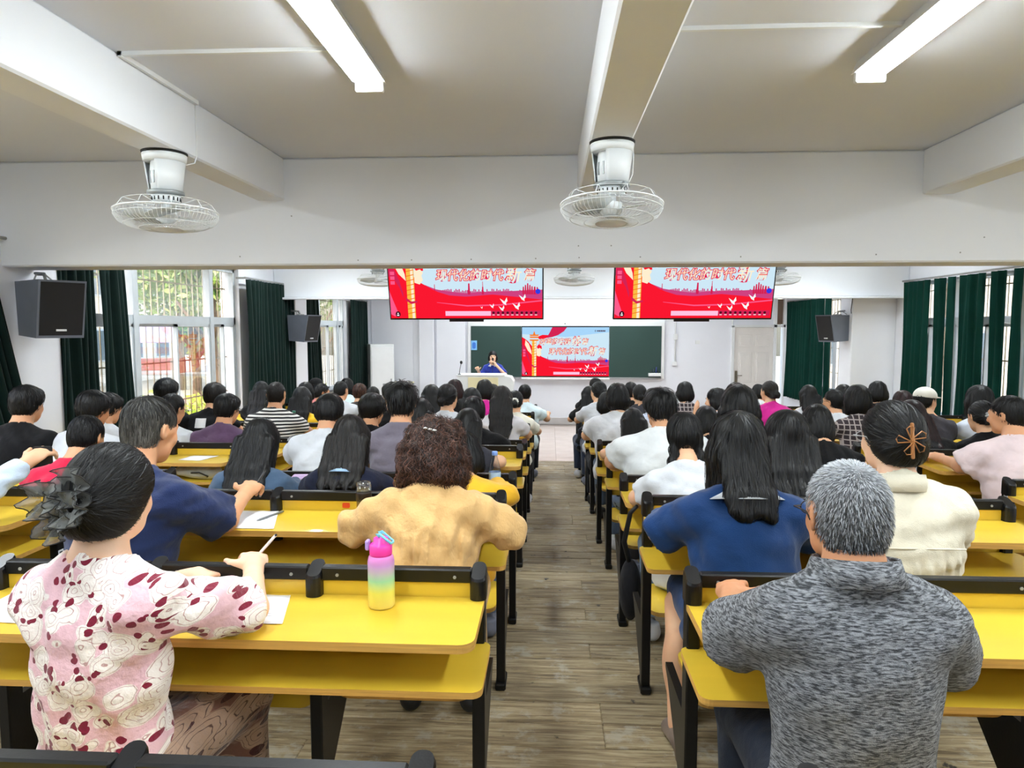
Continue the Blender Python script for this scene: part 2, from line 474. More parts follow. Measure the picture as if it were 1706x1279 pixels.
window(6, 'right wall window beside the viewer, outside the picture', XR, 1, .6, 4.2, .95, EYE + .75, (1.8, 3.0), EYE + .08, bars=False)

# ---- curtains: pleated cloth hung from a rail
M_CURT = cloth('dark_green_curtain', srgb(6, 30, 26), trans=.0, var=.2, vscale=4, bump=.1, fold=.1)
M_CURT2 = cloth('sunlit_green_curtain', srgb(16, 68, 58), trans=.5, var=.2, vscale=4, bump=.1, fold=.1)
def curtain(label, x, ya, yb, z0, z1, m, pleats, amp=.045, gather=None, cat='curtain', seed=0, into=None, ra=None):
    """gather(t, v) -> depth for position v in 0..1 along the rail at drop t in 0..1"""
    rr = random.Random(seed)
    nz = 14; ny = pleats * 10
    ph = [rr.uniform(-.5, .5) for _ in range(pleats + 1)]; am = [rr.uniform(.5, 1.25) for _ in range(pleats + 1)]
    V = []
    for i in range(nz + 1):
        t = i / nz; z = z1 + (z0 - z1) * t
        for j in range(ny + 1):
            v = j / ny; k = v * pleats; k0 = min(int(k), pleats - 1); fr = k - k0
            a = am[k0] * (1 - fr) + am[k0 + 1] * fr
            y = gather(t, v) if gather else ya + (yb - ya) * v
            y += .012 * math.sin(9 * v + 5 * t + ph[0])
            xx = x + amp * a * (.75 + .35 * t) * math.sin(2 * PI * k + ph[k0] * (1 - fr) + ph[k0 + 1] * fr + .5 * t) + .01 * math.sin(4 * t + 13 * v)
            V.append((xx, y, z))
    F = [(i * (ny + 1) + j, i * (ny + 1) + j + 1, (i + 1) * (ny + 1) + j + 1, (i + 1) * (ny + 1) + j) for i in range(nz) for j in range(ny)]
    root = into or empty('curtain', label, cat, (x, (ya + yb) / 2, z0))
    oy = root.location.y
    mb = MB(); mb.add([(p[0] - x, p[1] - oy, p[2] - z0) for p in V], F, 0, True)
    o = mb.build('drape', m, root)
    sd = o.modifiers.new('thickness', 'SOLIDIFY'); sd.thickness = .004
    if not into: MB().tube([(0, ra[0] - oy if ra else ya - oy - .05, z1 - z0 + .02), (0, ra[1] - oy if ra else yb - oy + .05, z1 - z0 + .02)], .012, 8).build('rail', M_GREYP, root)
    if not into:
        xw = (XL if x < 0 else XR) - x
        for yy in ((ra or (ya, yb))[0] - oy + .03, (ra or (ya, yb))[1] - oy - .03): MB().box(*sorted((0, xw)), yy - .012, yy + .012, z1 - z0 + .008, z1 - z0 + .032).build('rail_bracket', M_GREYP, root)
    return root
ZT = EYE + .62
def tie1(t, v):
    return (4.25 + .75 * v) if t < .12 else (4.25 + .75 * v) + (-.0 + .62 * min(1, (t - .12) / .5)) * (1.0 - .55 * v)
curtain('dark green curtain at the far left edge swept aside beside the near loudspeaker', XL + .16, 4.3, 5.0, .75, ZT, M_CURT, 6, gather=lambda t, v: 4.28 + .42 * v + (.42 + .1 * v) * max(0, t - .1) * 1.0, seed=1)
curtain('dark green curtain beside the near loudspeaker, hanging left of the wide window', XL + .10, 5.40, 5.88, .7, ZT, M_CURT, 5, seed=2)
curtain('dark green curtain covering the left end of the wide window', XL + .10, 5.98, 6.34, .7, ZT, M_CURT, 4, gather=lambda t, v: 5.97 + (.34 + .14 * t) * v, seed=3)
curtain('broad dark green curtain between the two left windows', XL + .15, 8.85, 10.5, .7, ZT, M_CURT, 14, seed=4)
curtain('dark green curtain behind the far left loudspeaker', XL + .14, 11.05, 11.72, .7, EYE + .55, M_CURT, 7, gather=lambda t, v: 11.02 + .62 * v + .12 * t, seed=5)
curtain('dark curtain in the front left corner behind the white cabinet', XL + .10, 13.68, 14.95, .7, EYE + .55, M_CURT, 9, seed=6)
cr_ = None
for k, (a, b, n_) in enumerate(((9.52, 9.98, 4), (9.36, 9.44, 1), (9.02, 9.20, 2), (8.80, 8.90, 1), (8.36, 8.66, 3), (8.22, 8.29, 1), (7.86, 8.07, 2), (7.58, 7.66, 1), (7.28, 7.45, 2), (6.8, 7.1, 2))):
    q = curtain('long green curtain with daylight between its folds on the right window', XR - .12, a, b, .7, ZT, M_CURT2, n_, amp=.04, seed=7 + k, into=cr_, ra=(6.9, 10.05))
    cr_ = cr_ or q
cr_ = None
for k, (a, b, n_) in enumerate(((13.5, 14.68, 8), (12.86, 13.36, 3), (12.52, 12.68, 1))):
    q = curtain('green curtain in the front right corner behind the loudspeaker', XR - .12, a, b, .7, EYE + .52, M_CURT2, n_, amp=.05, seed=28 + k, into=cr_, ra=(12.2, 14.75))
    cr_ = cr_ or q

# ---- front door (panelled leaf), side light
M_DOOR = mat('door_cream', srgb(233, 228, 222), .45, var=.02)
d = empty('door_1', 'cream panelled door at the right end of the front wall', None, (3.95, YF - .02, 0), kind='structure')
fr = MB(); fr.box(-.03, .03, -.03, .12, 0, EYE + .03); fr.box(.86, .92, -.03, .12, 0, EYE + .62); fr.box(-.03, 1.1, -.03, .12, EYE + .0, EYE + .05); fr.box(1.06, 1.11, -.03, .12, 0, EYE + .62)
fr.build('door_frame', M_WHITEP, d)
leaf = MB().bbox(.03, .86, .0, .045, .01, EYE - .005, .004).build('door_leaf', M_DOOR, d)
for (x0, x1, z0, z1) in ((.12, .41, 1.72, 1.98), (.48, .77, 1.72, 1.98), (.12, .41, .95, 1.60), (.48, .77, .95, 1.60), (.12, .41, .15, .80), (.48, .77, .15, .80)):
    p = MB().bbox(x0, x1, -.012, .002, z0, z1, .006); p.bbox(x0 + .04, x1 - .04, -.018, .002, z0 + .04, z1 - .04, .006)
    p.build('door_panel', M_DOOR, leaf)
h = MB().bbox(.06, .105, -.03, .0, .94, 1.20, .004); h.tube([(.08, -.05, 1.1), (.20, -.055, 1.1)], .008, 8); h.tube([(.083, 0, 1.1), (.083, -.05, 1.1)], .009, 8)
h.build('door_handle', mat('brass_dull', srgb(120, 110, 92), .4, metal=.8), leaf)
for z in (.35, 1.1, 1.75): MB().tube([(.87, -.015, z), (.87, -.015, z + .1)], .009, 8).build('hinge', M_GREYP, d)
MB().box(.92, 1.06, .04, .046, .1, EYE).build('pane', M_GLASS, d)
MB().box(-.0, .86, .04, .046, EYE + .05, EYE + .6).build('transom_pane', M_WALL, d)
MB().box(.92, 1.06, .05, .07, EYE + .06, EYE + .6).build('transom_board', mat('brown_board', srgb(120, 100, 84), .7), d)
# ------------------------------------------------------------------ ceiling tube lights
M_TUBE = emitter('tube_glow', (.90, .97, 1.0, 1), TUBE_POWER)
tube_me = {}
def tube_light(x, y0, y1, label, group=None):
    r = empty('tube_light', label, 'ceiling light', (x, (y0 + y1) / 2, ZC), group=group)
    h = (y1 - y0) / 2
    if 'b' not in tube_me:
        tube_me['b'] = MB().prism([(-.074, -.056), (.074, -.056), (.05, 0), (-.05, 0)], -h - .02, h + .02, axis='y').mesh('batten', M_WHITEP)
        tube_me['t'] = MB().prism([(-.062, -.056), (-.050, -.074), (-.02, -.082), (.02, -.082), (.050, -.074), (.062, -.056)], -h + .015, h - .015, axis='y').mesh('diffuser', M_TUBE)
        tube_me['e'] = MB().bbox(-.065, .065, -.018, .018, -.10, -.05, .006).mesh('end_cap', M_WHITEP)
    link('batten', tube_me['b'], r)
    link('diffuser', tube_me['t'], r)
    for s in (-1, 1): link('end_cap', tube_me['e'], r, (0, s * h, 0))
    return r
tube_light(-.836, 2.03, 3.25, 'bright double tube light on the ceiling left of the middle beam')
for x_, w_ in ((-.836, 'left'), (1.415, 'right')): tube_light(x_, 13.6, 14.82, '%s added tube light on the ceiling brightening the front wall' % w_, 'tube lights of the front bay')  # unseen pair, added to brighten the front wall
tube_light(1.415, 2.03, 3.25, 'bright double tube light on the ceiling right of the middle beam')
for x, w_ in ((-3.05, 'left'), (3.75, 'right')): tube_light(x, 2.03, 3.25, 'tube light over the %s end of the near bay, outside the picture' % w_, 'tube lights out of view')
for x, w_ in ((-3.05, 'leftmost'), (-.836, 'left middle'), (1.415, 'right middle'), (3.75, 'rightmost')):
    tube_light(x, 5.7, 6.92, '%s tube light just behind the big cross beam' % w_, 'tube lights of the second bay')
    tube_light(x, 8.3, 9.52, '%s added tube light just before the farther beam' % w_, 'tube lights of the second bay')  # second row in this bay, added to lift brightness towards the front
    tube_light(x, 12.0, 13.22, '%s tube light hidden behind the farther beam' % w_, 'tube lights of the front bay')
    tube_light(x, .1, 1.32, '%s added unseen tube light over the viewer, above the picture' % w_, 'added tube lights over the viewer')  # extra out-of-view row, added to brighten the nearest desks
    tube_light(x, -2.2, -.98, '%s tube light behind the viewer' % w_, 'tube lights behind the viewer')

# ------------------------------------------------------------------ orbit fans
M_FANW = mat('fan_enamel', srgb(232, 236, 238), .35, var=.02)
M_FANG = mat('fan_grey_trim', srgb(150, 156, 158), .4, metal=.3)
fan_me = {}
def fan_parts():
    def arc(r0, r1, z0, z1, a0, a1, n=10, t=.006):
        mb = MB(); P = []
        for i in range(n + 1):
            a = a0 + (a1 - a0) * i / n
            for (r, z) in ((r0, z0), (r1, z1), (r1 - t, z1), (r0 - t, z0)): P.append((r * math.cos(a), r * math.sin(a), z))
        F = [(4 * i + k, 4 * i + (k + 1) % 4, 4 * i + 4 + (k + 1) % 4, 4 * i + 4 + k) for i in range(n) for k in range(4)]
        F += [(3, 2, 1, 0), (4 * n, 4 * n + 1, 4 * n + 2, 4 * n + 3)]
        return mb.add(P, F, 0, True)
    fan_me['mount_plate'] = MB().lathe([(.108, -.008), (.110, 0)], n=28).mesh('mount_plate', M_DARK)
    c = MB().lathe([(.10, -.05), (.104, -.03), (.106, -.012), (.09, -.010)], n=28)
    for a0, a1 in ((-1.05, .95), (2.1, 4.1)):
        q = arc(.098, .079, -.05, -.205, a0, a1); c.add(q.v, q.f, 0, True)
    fan_me['bracket_cover'] = c.mesh('bracket_cover', M_FANW)
    m = MB().lathe([(.03, -.02), (.066, -.04), (.072, -.12), (.068, -.19), (.05, -.2)], n=24)
    for i in range(14):
        a = 2 * PI * i / 14
        m.box(.066, .074, -.004, .004, -.16, -.10, 1, Matrix.Rotation(a, 4, 'Z'))
    fan_me['motor'] = m.mesh('motor', [M_FANW, M_FANG])
    fan_me['collar_ring'] = MB().lathe([(.07, -.19), (.088, -.195), (.088, -.212), (.07, -.216)], n=24).mesh('collar_ring', M_FANG)
    nck = MB().lathe([(.07, -.215), (.066, -.245), (.05, -.25), (.022, -.255), (.022, -.30)], n=24)
    for i in range(18): nck.box(.064, .070, -.003, .003, -.243, -.225, 1, Matrix.Rotation(2 * PI * i / 18, 4, 'Z'))
    fan_me['neck'] = nck.mesh('neck', [M_FANW, M_DARK])
    s = MB().bbox(.066, .10, -.014, .014, -.222, -.198, .004); s.tube([(.083, 0, -.20), (.083, 0, -.23)], .008, 8)
    fan_me['swivel_lug'] = s.mesh('swivel_lug', M_FANG)
    g = MB()
    rim = [(.245 * math.cos(2 * PI * i / 48), .245 * math.sin(2 * PI * i / 48), -.298) for i in range(49)]
    g.tube(rim, .0042, 6, cap=False)
    for k in range(10):
        a = 2 * PI * k / 10 + .2; ca, sa = math.cos(a), math.sin(a)
        g.tube([(r * ca, r * sa, z) for r, z in ((.045, -.245), (.062, -.268), (.10, -.268), (.205, -.252), (.214, -.256), (.243, -.298))], .0022, 5)
    for rr_, z in ((.10, -.268), (.205, -.252)): g.tube([(rr_ * math.cos(2 * PI * i / 32), rr_ * math.sin(2 * PI * i / 32), z) for i in range(33)], .0018, 4, cap=False)
    for k in range(72):
        a = 2 * PI * k / 72; ca, sa = math.cos(a), math.sin(a)
        g.tube([(r * ca, r * sa, z) for r, z in ((.245, -.298), (.243, -.325), (.225, -.352), (.17, -.374), (.075, -.388))], .0014, 4, cap=False)
    for rr_, z in ((.243, -.322), (.20, -.364), (.13, -.382), (.075, -.388)): g.tube([(rr_ * math.cos(2 * PI * i / 40), rr_ * math.sin(2 * PI * i / 40), z) for i in range(41)], .002, 4, cap=False)
    fan_me['guard'] = g.mesh('guard', M_FANW)
    fan_me['guard_badge'] = MB().lathe([(.02, -.392), (.078, -.388), (.078, -.382), (.02, -.380)], n=28).mesh('guard_badge', M_FANW)
    fan_me['hub'] = MB().lathe([(.03, -.285), (.052, -.29), (.052, -.335), (.03, -.35)], n=20).mesh('hub', M_FANW)
    V = []; F = []
    nb = 6
    for i in range(nb + 1):
        r = .045 + .165 * i / nb; w = .05 + .06 * math.sin(PI * min(1, i / nb * .9 + .1)); tw = .55 - .25 * i / nb
        for sgn in (-1, 1):
            for dz in (-.0015, .0015):
                V.append((r, sgn * w * math.cos(tw) + .015, -.315 + sgn * w * math.sin(tw) * .55 + dz))
    for i in range(nb):
        b = 4 * i
        for q in ((0, 2, 6, 4), (1, 5, 7, 3), (0, 4, 5, 1), (2, 3, 7, 6)): F.append(tuple(b + k for k in q))
    F += [(0, 1, 3, 2), (4 * nb, 4 * nb + 2, 4 * nb + 3, 4 * nb + 1)]
    fan_me['blade'] = MB().add(V, F, 0, True).mesh('blade', mat('fan_blade_translucent', srgb(206, 212, 214), .3))
fan_parts()
def fan(x, y, rz, label, tilt=(0, 0)):
    r = empty('orbit_fan', label, 'fan', (x, y, ZB2), rz)
    for k in ('mount_plate', 'bracket_cover', 'motor', 'collar_ring', 'neck', 'swivel_lug', 'guard', 'guard_badge', 'hub'):
        o = link(k, fan_me[k], r)
        if k in ('guard', 'guard_badge', 'hub'):
            o.rotation_euler = (tilt[0], tilt[1], 0); o.location = Vector((0, 0, -.25)) - Matrix.Rotation(tilt[1], 3, 'Y') @ Matrix.Rotation(tilt[0], 3, 'X') @ Vector((0, 0, -.25))
            hub = o
    for i in range(3): link('blade', fan_me['blade'], hub, (0, 0, 0), (0, 0, 2 * PI * i / 3 + .4))
    return r
fan(-1.965, 3.50, 2.6, 'white caged orbit fan hanging from the left ceiling beam', (.02, .03))
fan(.295, 3.42, -.9, 'white caged orbit fan hanging from the middle ceiling beam near the viewer', (-.06, -.06))
fan(-2.10, 8.4, 1.0, 'white caged orbit fan peeking out left of the left hanging screen')
fan(.29, 8.4, 2.0, 'white caged orbit fan seen between the two hanging screens')
fan(2.70, 8.4, .2, 'white caged orbit fan peeking out right of the right hanging screen')
for nm, pts, lab in (('power_cord', [(-1.862, 3.63, ZC - .02), (-1.862, 3.63, ZB2 + .02), (-1.86, 3.60, ZB2 - .03), (-1.88, 3.54, ZB2 - .055), (-1.905, 3.5, ZB2 - .03)], 'thin white cord looping from the left beam into its fan'),
                     ('power_cord', [(.398, 3.46, ZB2 + .02), (.40, 3.45, ZB2 - .06), (.395, 3.43, ZB2 - .15), (.372, 3.42, ZB2 - .20), (.34, 3.42, ZB2 - .18), (.365, 3.42, ZB2 - .07)], 'thin white cord looping from the middle beam into its fan')):
    setp(MB().tube(pts, .0035, 6).build(nm, M_WHITEP), lab, 'cord')

# ------------------------------------------------------------------ the slide shown on all three screens
K = .47
def em(name, r, g, b, k=1.0): return emitter('screen_' + name, srgb(r, g, b), K * k)
SL = [em('sky', 206, 232, 246), em('red', 250, 24, 48), em('dark_red', 212, 36, 84), em('magenta', 206, 66, 128), em('gold', 250, 190, 70), em('cream', 255, 238, 206),
      em('white', 250, 250, 250), em('outline', 226, 30, 78), em('toolbar', 255, 196, 226), em('icon', 70, 20, 34), em('blue', 48, 62, 226), em('pink', 252, 92, 140), em('orange', 246, 130, 40), em('skyblue', 168, 214, 250)]
def glyphs(mb, text, x, y, size, mi, depth, shear=.22, off=0.0, squeeze=1.0):
    """real character outlines, flat, standing in the slide plane; returns the advance"""
    c = bpy.data.curves.new('lettering', 'FONT'); c.body = text; c.size = size; c.shear = shear; c.offset = off
    o = bpy.data.objects.new('lettering', c); COL.objects.link(o)
    dg = bpy.context.evaluated_depsgraph_get()
    me = bpy.data.meshes.new_from_object(o.evaluated_get(dg))
    v = [(x + p.co.x * squeeze, -depth, y + p.co.y) for p in me.vertices]
    mb.add(v, [tuple(p.vertices) for p in me.polygons], mi)
    adv = max((p.co.x for p in me.vertices), default=0) * squeeze
    bpy.data.objects.remove(o); bpy.data.meshes.remove(me); bpy.data.curves.remove(c)
    return adv
def slide_mesh():
    """u 0..1.778 across, v 0..1 up, facing -Y"""
    mb = MB(); e = .0005
    def poly(P, mi, lay): mb.add([(u, -lay * e, v) for u, v in P], [tuple(range(len(P)))], mi)
    def strip(top, bot, mi, lay):
        n = len(top)
        mb.add([(u, -lay * e, v) for u, v in top] + [(u, -lay * e, v) for u, v in bot], [(n + i, n + i + 1, i + 1, i) for i in range(n - 1)], mi)
    poly([(0, 0), (1.778, 0), (1.778, 1), (0, 1)], 0, 0)
    strip([(0, 1), (.9, 1), (1.778, 1)], [(0, .86), (.9, .80), (1.778, .9)], 13, 1)
    lin = lambda P, n=28: [(lambda u: (u, np.interp(u, [p[0] for p in P], [p[1] for p in P])))(P[0][0] + (P[-1][0] - P[0][0]) * i / n) for i in range(n + 1)]
    # ribbon flying from the column to the top
    poly([(.50, .78), (.56, .88), (.62, 1.0), (.92, 1.0), (.86, .92), (.74, .84), (.62, .80)], 2, 2)
    poly([(.30, .80), (.42, .845), (.54, .84), (.50, .78), (.38, .74)], 1, 3)
    # far skyline with towers
    strip(lin([(.40, .40), (.55, .34), (.75, .31), (.88, .295), (1.05, .31), (1.25, .315), (1.45, .32), (1.6, .33), (1.778, .335)]), lin([(.40, .12), (1.778, .12)]), 3, 4)
    rs = random.Random(5)
    for i in range(60):
        u = .62 + i * .019; h = rs.uniform(.0, .035) + .30
        poly([(u, .28), (u + .014, .28), (u + .014, h + .012), (u, h + .012)], 3, 5)
    for u, h, w in ((.93, .41, .014), (1.09, .43, .005), (1.09, .37, .012), (.53, .40, .006), (1.56, .37, .012), (1.585, .39, .012), (1.61, .41, .012), (1.635, .39, .012), (1.66, .375, .012), (1.69, .37, .015), (1.72, .365, .012)):
        poly([(u - w, .28), (u + w, .28), (u + w * .6, h), (u - w * .6, h)], 2, 6)
    # big red wave
    top = lin([(0, .80), (.10, .74), (.20, .62), (.30, .47), (.385, .41), (.54, .32), (.70, .27), (.90, .255), (1.2, .28), (1.5, .25), (1.778, .22)])
    strip(top, [(u, 0) for u, v in top], 1, 7)
    strip(lin([(.55, .19), (.9, .155), (1.3, .165), (1.778, .215)]), lin([(.55, .185), (.9, .14), (1.3, .150), (1.778, .20)]), 11, 8)
    strip(lin([(0, .66), (.06, .60), (.12, .45), (.16, .3)]), lin([(0, .50), (.06, .46), (.12, .36), (.16, .24)]), 2, 8)
    poly([(.0, .32), (.04, .2), (.09, .06), (.05, .02), (0, .05)], 11, 8)
    poly([(.07, .74), (.14, .66), (.19, .52), (.20, .44), (.12, .52), (.06, .64)], 5, 9)
    # carved column
    strip([(.205 + .0 * i, v) for i, v in enumerate((.0, .15, .3, .45, .6, .72))], [(.295, v) for v in (.0, .15, .3, .45, .6, .72)], 4, 10)
    strip([(.255, v) for v in (.0, .3, .72)], [(.285, v) for v in (.0, .3, .72)], 5, 11)
    for v in (.72, .78, .82): poly([(.17, v), (.33, v), (.35, v + .03), (.15, v + .03)], 12, 11)
    poly([(.22, .84), (.28, .84), (.25, .93)], 12, 11)
    for v in np.arange(.05, .7, .055): poly([(.205, v), (.295, v + .02), (.295, v + .03), (.205, v + .01)], 12, 12)
    cl = [(.30, .42), (.36, .40), (.40, .45), (.385, .50), (.405, .54), (.37, .575), (.33, .56), (.30, .57)]
    poly(cl, 5, 12)
    poly([(.33, .545), (.41, .56), (.40, .62), (.34, .65), (.30, .60)], 1, 11)
    poly([(.19, .25), (.25, .20), (.32, .21), (.32, .19), (.25, .17), (.19, .21)], 2, 13)
    # doves
    for u, v, s in ((1.345, .19, .06), (1.56, .235, .055), (1.20, .14, .036), (1.315, .11, .046), (1.49, .135, .06), (1.075, .125, .018)):
        poly([(u - s, v + s * .75), (u - s * .1, v + s * .15), (u + s * .55, v + s * .3), (u + s * .2, v - s * .1), (u + s * .25, v - s * .6), (u - s * .35, v - s * .25)], 6, 14)
        poly([(u - s * .1, v + s * .1), (u + s * .35, v + s * .95), (u + s * .5, v + s * .2)], 6, 15)
    # titles
    def line(txts, x, y):
        for t, s in txts:
            a = 0
            for off, mi, lay in ((.009, 7, 17), (.0, 5, 18)):
                a = glyphs(mb, t, x, y - (.012 if s > .15 else 0), s, mi, lay * e, .2, off * s / .14, .93)
            x += a + .012
    line((('改革的实践', .138), ('续', .20), ('篇', .138)), .35, .655)
    line((('现代化的时代', .140), ('新', .20), ('篇', .140)), .545, .455)
    # small emblem top right
    mb.add([(1.50 + .018 * r * math.cos(a), -16 * e, .925 + .018 * r * math.sin(a)) for r in (1, .6) for a in [2 * PI * i / 16 for i in range(16)]], [(i, (i + 1) % 16, 16 + (i + 1) % 16, 16 + i) for i in range(16)], 9)
    for i in range(5): poly([(1.535 + i * .034, .91), (1.56 + i * .034, .91), (1.563 + i * .034, .94), (1.538 + i * .034, .94)], 9, 16)
    # toolbar
    poly([(.646, .03), (1.18, .03), (1.18, .085), (.646, .085)], 8, 16)
    poly([(1.18, .03), (1.76, .03), (1.76, .09), (1.18, .09)], 2, 16)
    for i in range(10):
        u = 1.21 + i * .055
        mb.add([(u + .016 * math.cos(2 * PI * k / 8), -17 * e, .066 + .014 * math.sin(2 * PI * k / 8)) for k in range(8)], [tuple(range(8))], 9)
        poly([(u - .014, .036), (u + .014, .036), (u + .014, .044), (u - .014, .044)], 6, 17)
    mb.add([(.085 + .03 * math.cos(2 * PI * k / 12), -17 * e, .05 + .035 * math.sin(2 * PI * k / 12)) for k in range(12)], [tuple(range(12))], 9)
    poly([(.072, .03), (.098, .03), (.098, .045), (.072, .045)], 6, 18); poly([(.078, .052), (.092, .052), (.092, .066), (.078, .066)], 6, 18)
    mb.add([(1.728 + .03 * math.cos(2 * PI * k / 14), -17 * e, .315 + .03 * math.sin(2 * PI * k / 14)) for k in range(14)], [tuple(range(14))], 10)
    for i in range(3): poly([(.02, .40 + .055 * i), (.07, .40 + .055 * i), (.07, .44 + .055 * i), (.02, .44 + .055 * i)], 11, 16)
    return mb.mesh('slide', SL)
SLIDE = slide_mesh()
M_TVB = mat('screen_bezel', srgb(20, 20, 24), .3)
def hung_tv(x, y, label, w=1.41, tilt=14, rz=0):
    r = empty('television', label, 'television', (x, y, EYE + .085), rz)
    h = w * 9 / 16; t = math.radians(tilt)
    body = MB().bbox(-w / 2 - .012, w / 2 + .012, 0, .05, -.016, h + .012, .004).build('casing', M_TVB, r, rot=(t, 0, 0))
    MB().box(-.16, .16, .0, .03, -.035, -.012).build('stand_tab', M_TVB, body)
    o = link('screen_picture', SLIDE, body, (-w / 2, -.001, 0)); o.scale = (h, 1, h)
    MB().tube([(0, -.02 - math.sin(t) * h * .5, h * .6), (0, .08, h * .75), (0, .08, ZC - EYE - .085)], .022, 10).build('ceiling_mount', M_GREYP, r)
    return r
hung_tv(-.775, 6.42, 'left hanging screen showing the red slide')
hung_tv(1.295, 6.42, 'right hanging screen showing the red slide')

# ------------------------------------------------------------------ blackboard with central display
M_BOARD = mat('green_chalkboard', srgb(34, 62, 56), .55, var=.06, vscale=1.5)
bz0, bz1 = EYE - 1.086, EYE + .026
bb = empty('blackboard', 'long dark green blackboard with a white frame on the front wall', 'blackboard', (0, YF, 0))
MB().bbox(-1.80, 2.48, -.07, 0, bz0 - .03, bz1 + .10, .006).build('frame', M_WHITEP, bb)
for a, b_ in ((-1.73, -.625), (1.30, 2.415)): MB().bbox(a, b_, -.085, -.068, bz0, bz1, .002).build('chalk_panel', M_BOARD, bb)
MB().bbox(-.62, 1.295, -.085, -.06, bz0, bz1, .002).build('display_surround', M_TVB, bb)
t_ = MB().bbox(-.62, 1.30, -.16, -.06, bz0 - .055, bz0 - .012, .01); t_.build('chalk_tray', M_WHITEP, bb)
MB().bbox(-1.75, 2.42, -.10, -.06, bz0 - .035, bz0 - .008, .006).build('lower_rail', M_GREYP, bb)
MB().lathe([(.012, -.01), (.012, .01)], n=10).build('camera_dot', M_DARK, bb, (.33, -.075, bz1 + .05), (PI / 2, 0, 0))
o = link('screen_picture', SLIDE, bb, (-.605, -.0875, EYE - 1.064)); o.scale = (1.064, 1, 1.064)
p = empty('blue_poster', 'small light blue sheet stuck to the left edge of the blackboard', 'poster', (-1.66, YF - .088, EYE - .5))
MB().box(-.065, .065, -.002, .0, 0, .21).build('sheet', mat('poster_pale_blue', srgb(126, 186, 236), .6), p)
MB().prism(rrect(-.04, .04, .03, .17, .035), -.0035, -.001, axis='y').build('blue_shape', mat('poster_blue', srgb(60, 120, 214), .6), p)
tr = empty('marker_tray', 'small white tray of markers at the lower right of the blackboard', 'tray', (2.27, YF - .087, EYE - 1.06))
MB().bbox(-.13, .14, -.07, .0, 0, .07, .006).build('tray', M_WHITEP, tr)
for i, (dx, c) in enumerate(((-.08, (40, 40, 44)), (-.03, (50, 60, 70)), (.03, (30, 40, 110)), (.08, (30, 30, 34)))):
    MB().tube([(dx, -.035, .03), (dx + .01, -.03, .12 + .04 * (i % 3))], .012, 8).build('marker', mat('marker_%d' % i, srgb(*c), .5), tr)
setp(MB().bbox(-.05, .05, -.02, 0, -.04, .04, .004).build('wall_switch', M_WHITEP, None, (3.2, YF, EYE - .32)), 'white light switch on the front wall right of the blackboard', 'switch')
pp = MB().tube([(2.72, YF - .02, EYE - .75), (2.72, YF - .02, EYE + .16), (2.5, YF - .02, EYE + .16)], .014, 8); pp.bbox(2.68, 2.77, YF - .05, YF, EYE - .27, EYE - .15, .004); pp.bbox(2.66, 2.76, YF - .06, YF, EYE - .83, EYE - .74, .004)
setp(pp.build('wall_conduit', M_WHITEP), 'white cable conduit with two boxes on the front wall right of the blackboard', 'conduit')

# ------------------------------------------------------------------ lectern with microphone, cabinet, loudspeakers
M_LECT = mat('lectern_white', srgb(228, 232, 232), .45, var=.02); M_CREAM = mat('lectern_cream', srgb(226, 218, 176), .5, var=.03)
lc = empty('lectern', 'white multimedia lectern with a cream front panel', 'lectern', (-1.25, 13.4, 0))
zt = EYE - .945
MB().prism([(-.55, 0), (.42, 0), (.55, zt - .12), (.50, zt - .03), (.35, zt), (-.55, zt)], -.02, .5, axis='y').build('body', M_LECT, lc)
MB().bbox(-.34, .25, -.035, -.018, .1, zt - .03, .004).build('front_panel', M_CREAM, lc)
MB().prism(rrect(-.10, .02, zt - .14, zt - .105, .015), -.042, -.034, axis='y').build('front_badge', M_GREYP, lc)
MB().bbox(-.57, .38, -.03, .52, zt, zt + .02, .006).build('top', M_LECT, lc)
mic = empty('gooseneck_microphone', 'black gooseneck microphone standing on the left end of the lectern', 'microphone', (-1.77, 13.45, zt + .02))
MB().tube([(0, 0, 0), (.01, 0, .1), (.035, -.01, .21)], .006, 8).build('neck', M_DARK, mic)
MB().lathe([(.012, -.03), (.026, -.01), (.026, .02), (.008, .036)], n=12).build('windscreen', M_DARK, mic, (.04, -.01, .235))
MB().lathe([(.035, 0), (.03, .012)], n=12).build('base', M_DARK, mic)
cb = empty('white_cabinet', 'tall white metal cabinet standing in the front left corner', 'cabinet', (-3.62, 14.62, 0), .42)
MB().bbox(-.25, .25, -.2, .2, 0, EYE - .36, .006).build('body', M_LECT, cb)
dr = MB().bbox(-.23, .23, -.215, -.199, .05, EYE - .42, .004).build('door', M_WHITEP, cb)
MB().bbox(.0, .07, -.222, -.214, .75, .95, .002).build('label_plate', M_GREYP, dr)
MB().bbox(.17, .19, -.24, -.214, .98, 1.05, .003).build('handle', M_GREYP, dr)
sg = empty('small_white_table', 'small cream panel table by the front wall left of the pilaster', 'table', (-3.15, 14.7, 0))
MB().bbox(-.22, .2, -.2, .2, .93, .96, .004).build('top', M_CREAM, sg)
for sx in (-.19, .17):
    for sy in (-.17, .17): MB().bbox(sx - .015, sx + .015, sy - .015, sy + .015, 0, .93, .002).build('leg', M_GREYP, sg)
MB().bbox(-.2, .18, -.19, -.17, .70, .93, .003).build('apron', M_CREAM, sg)

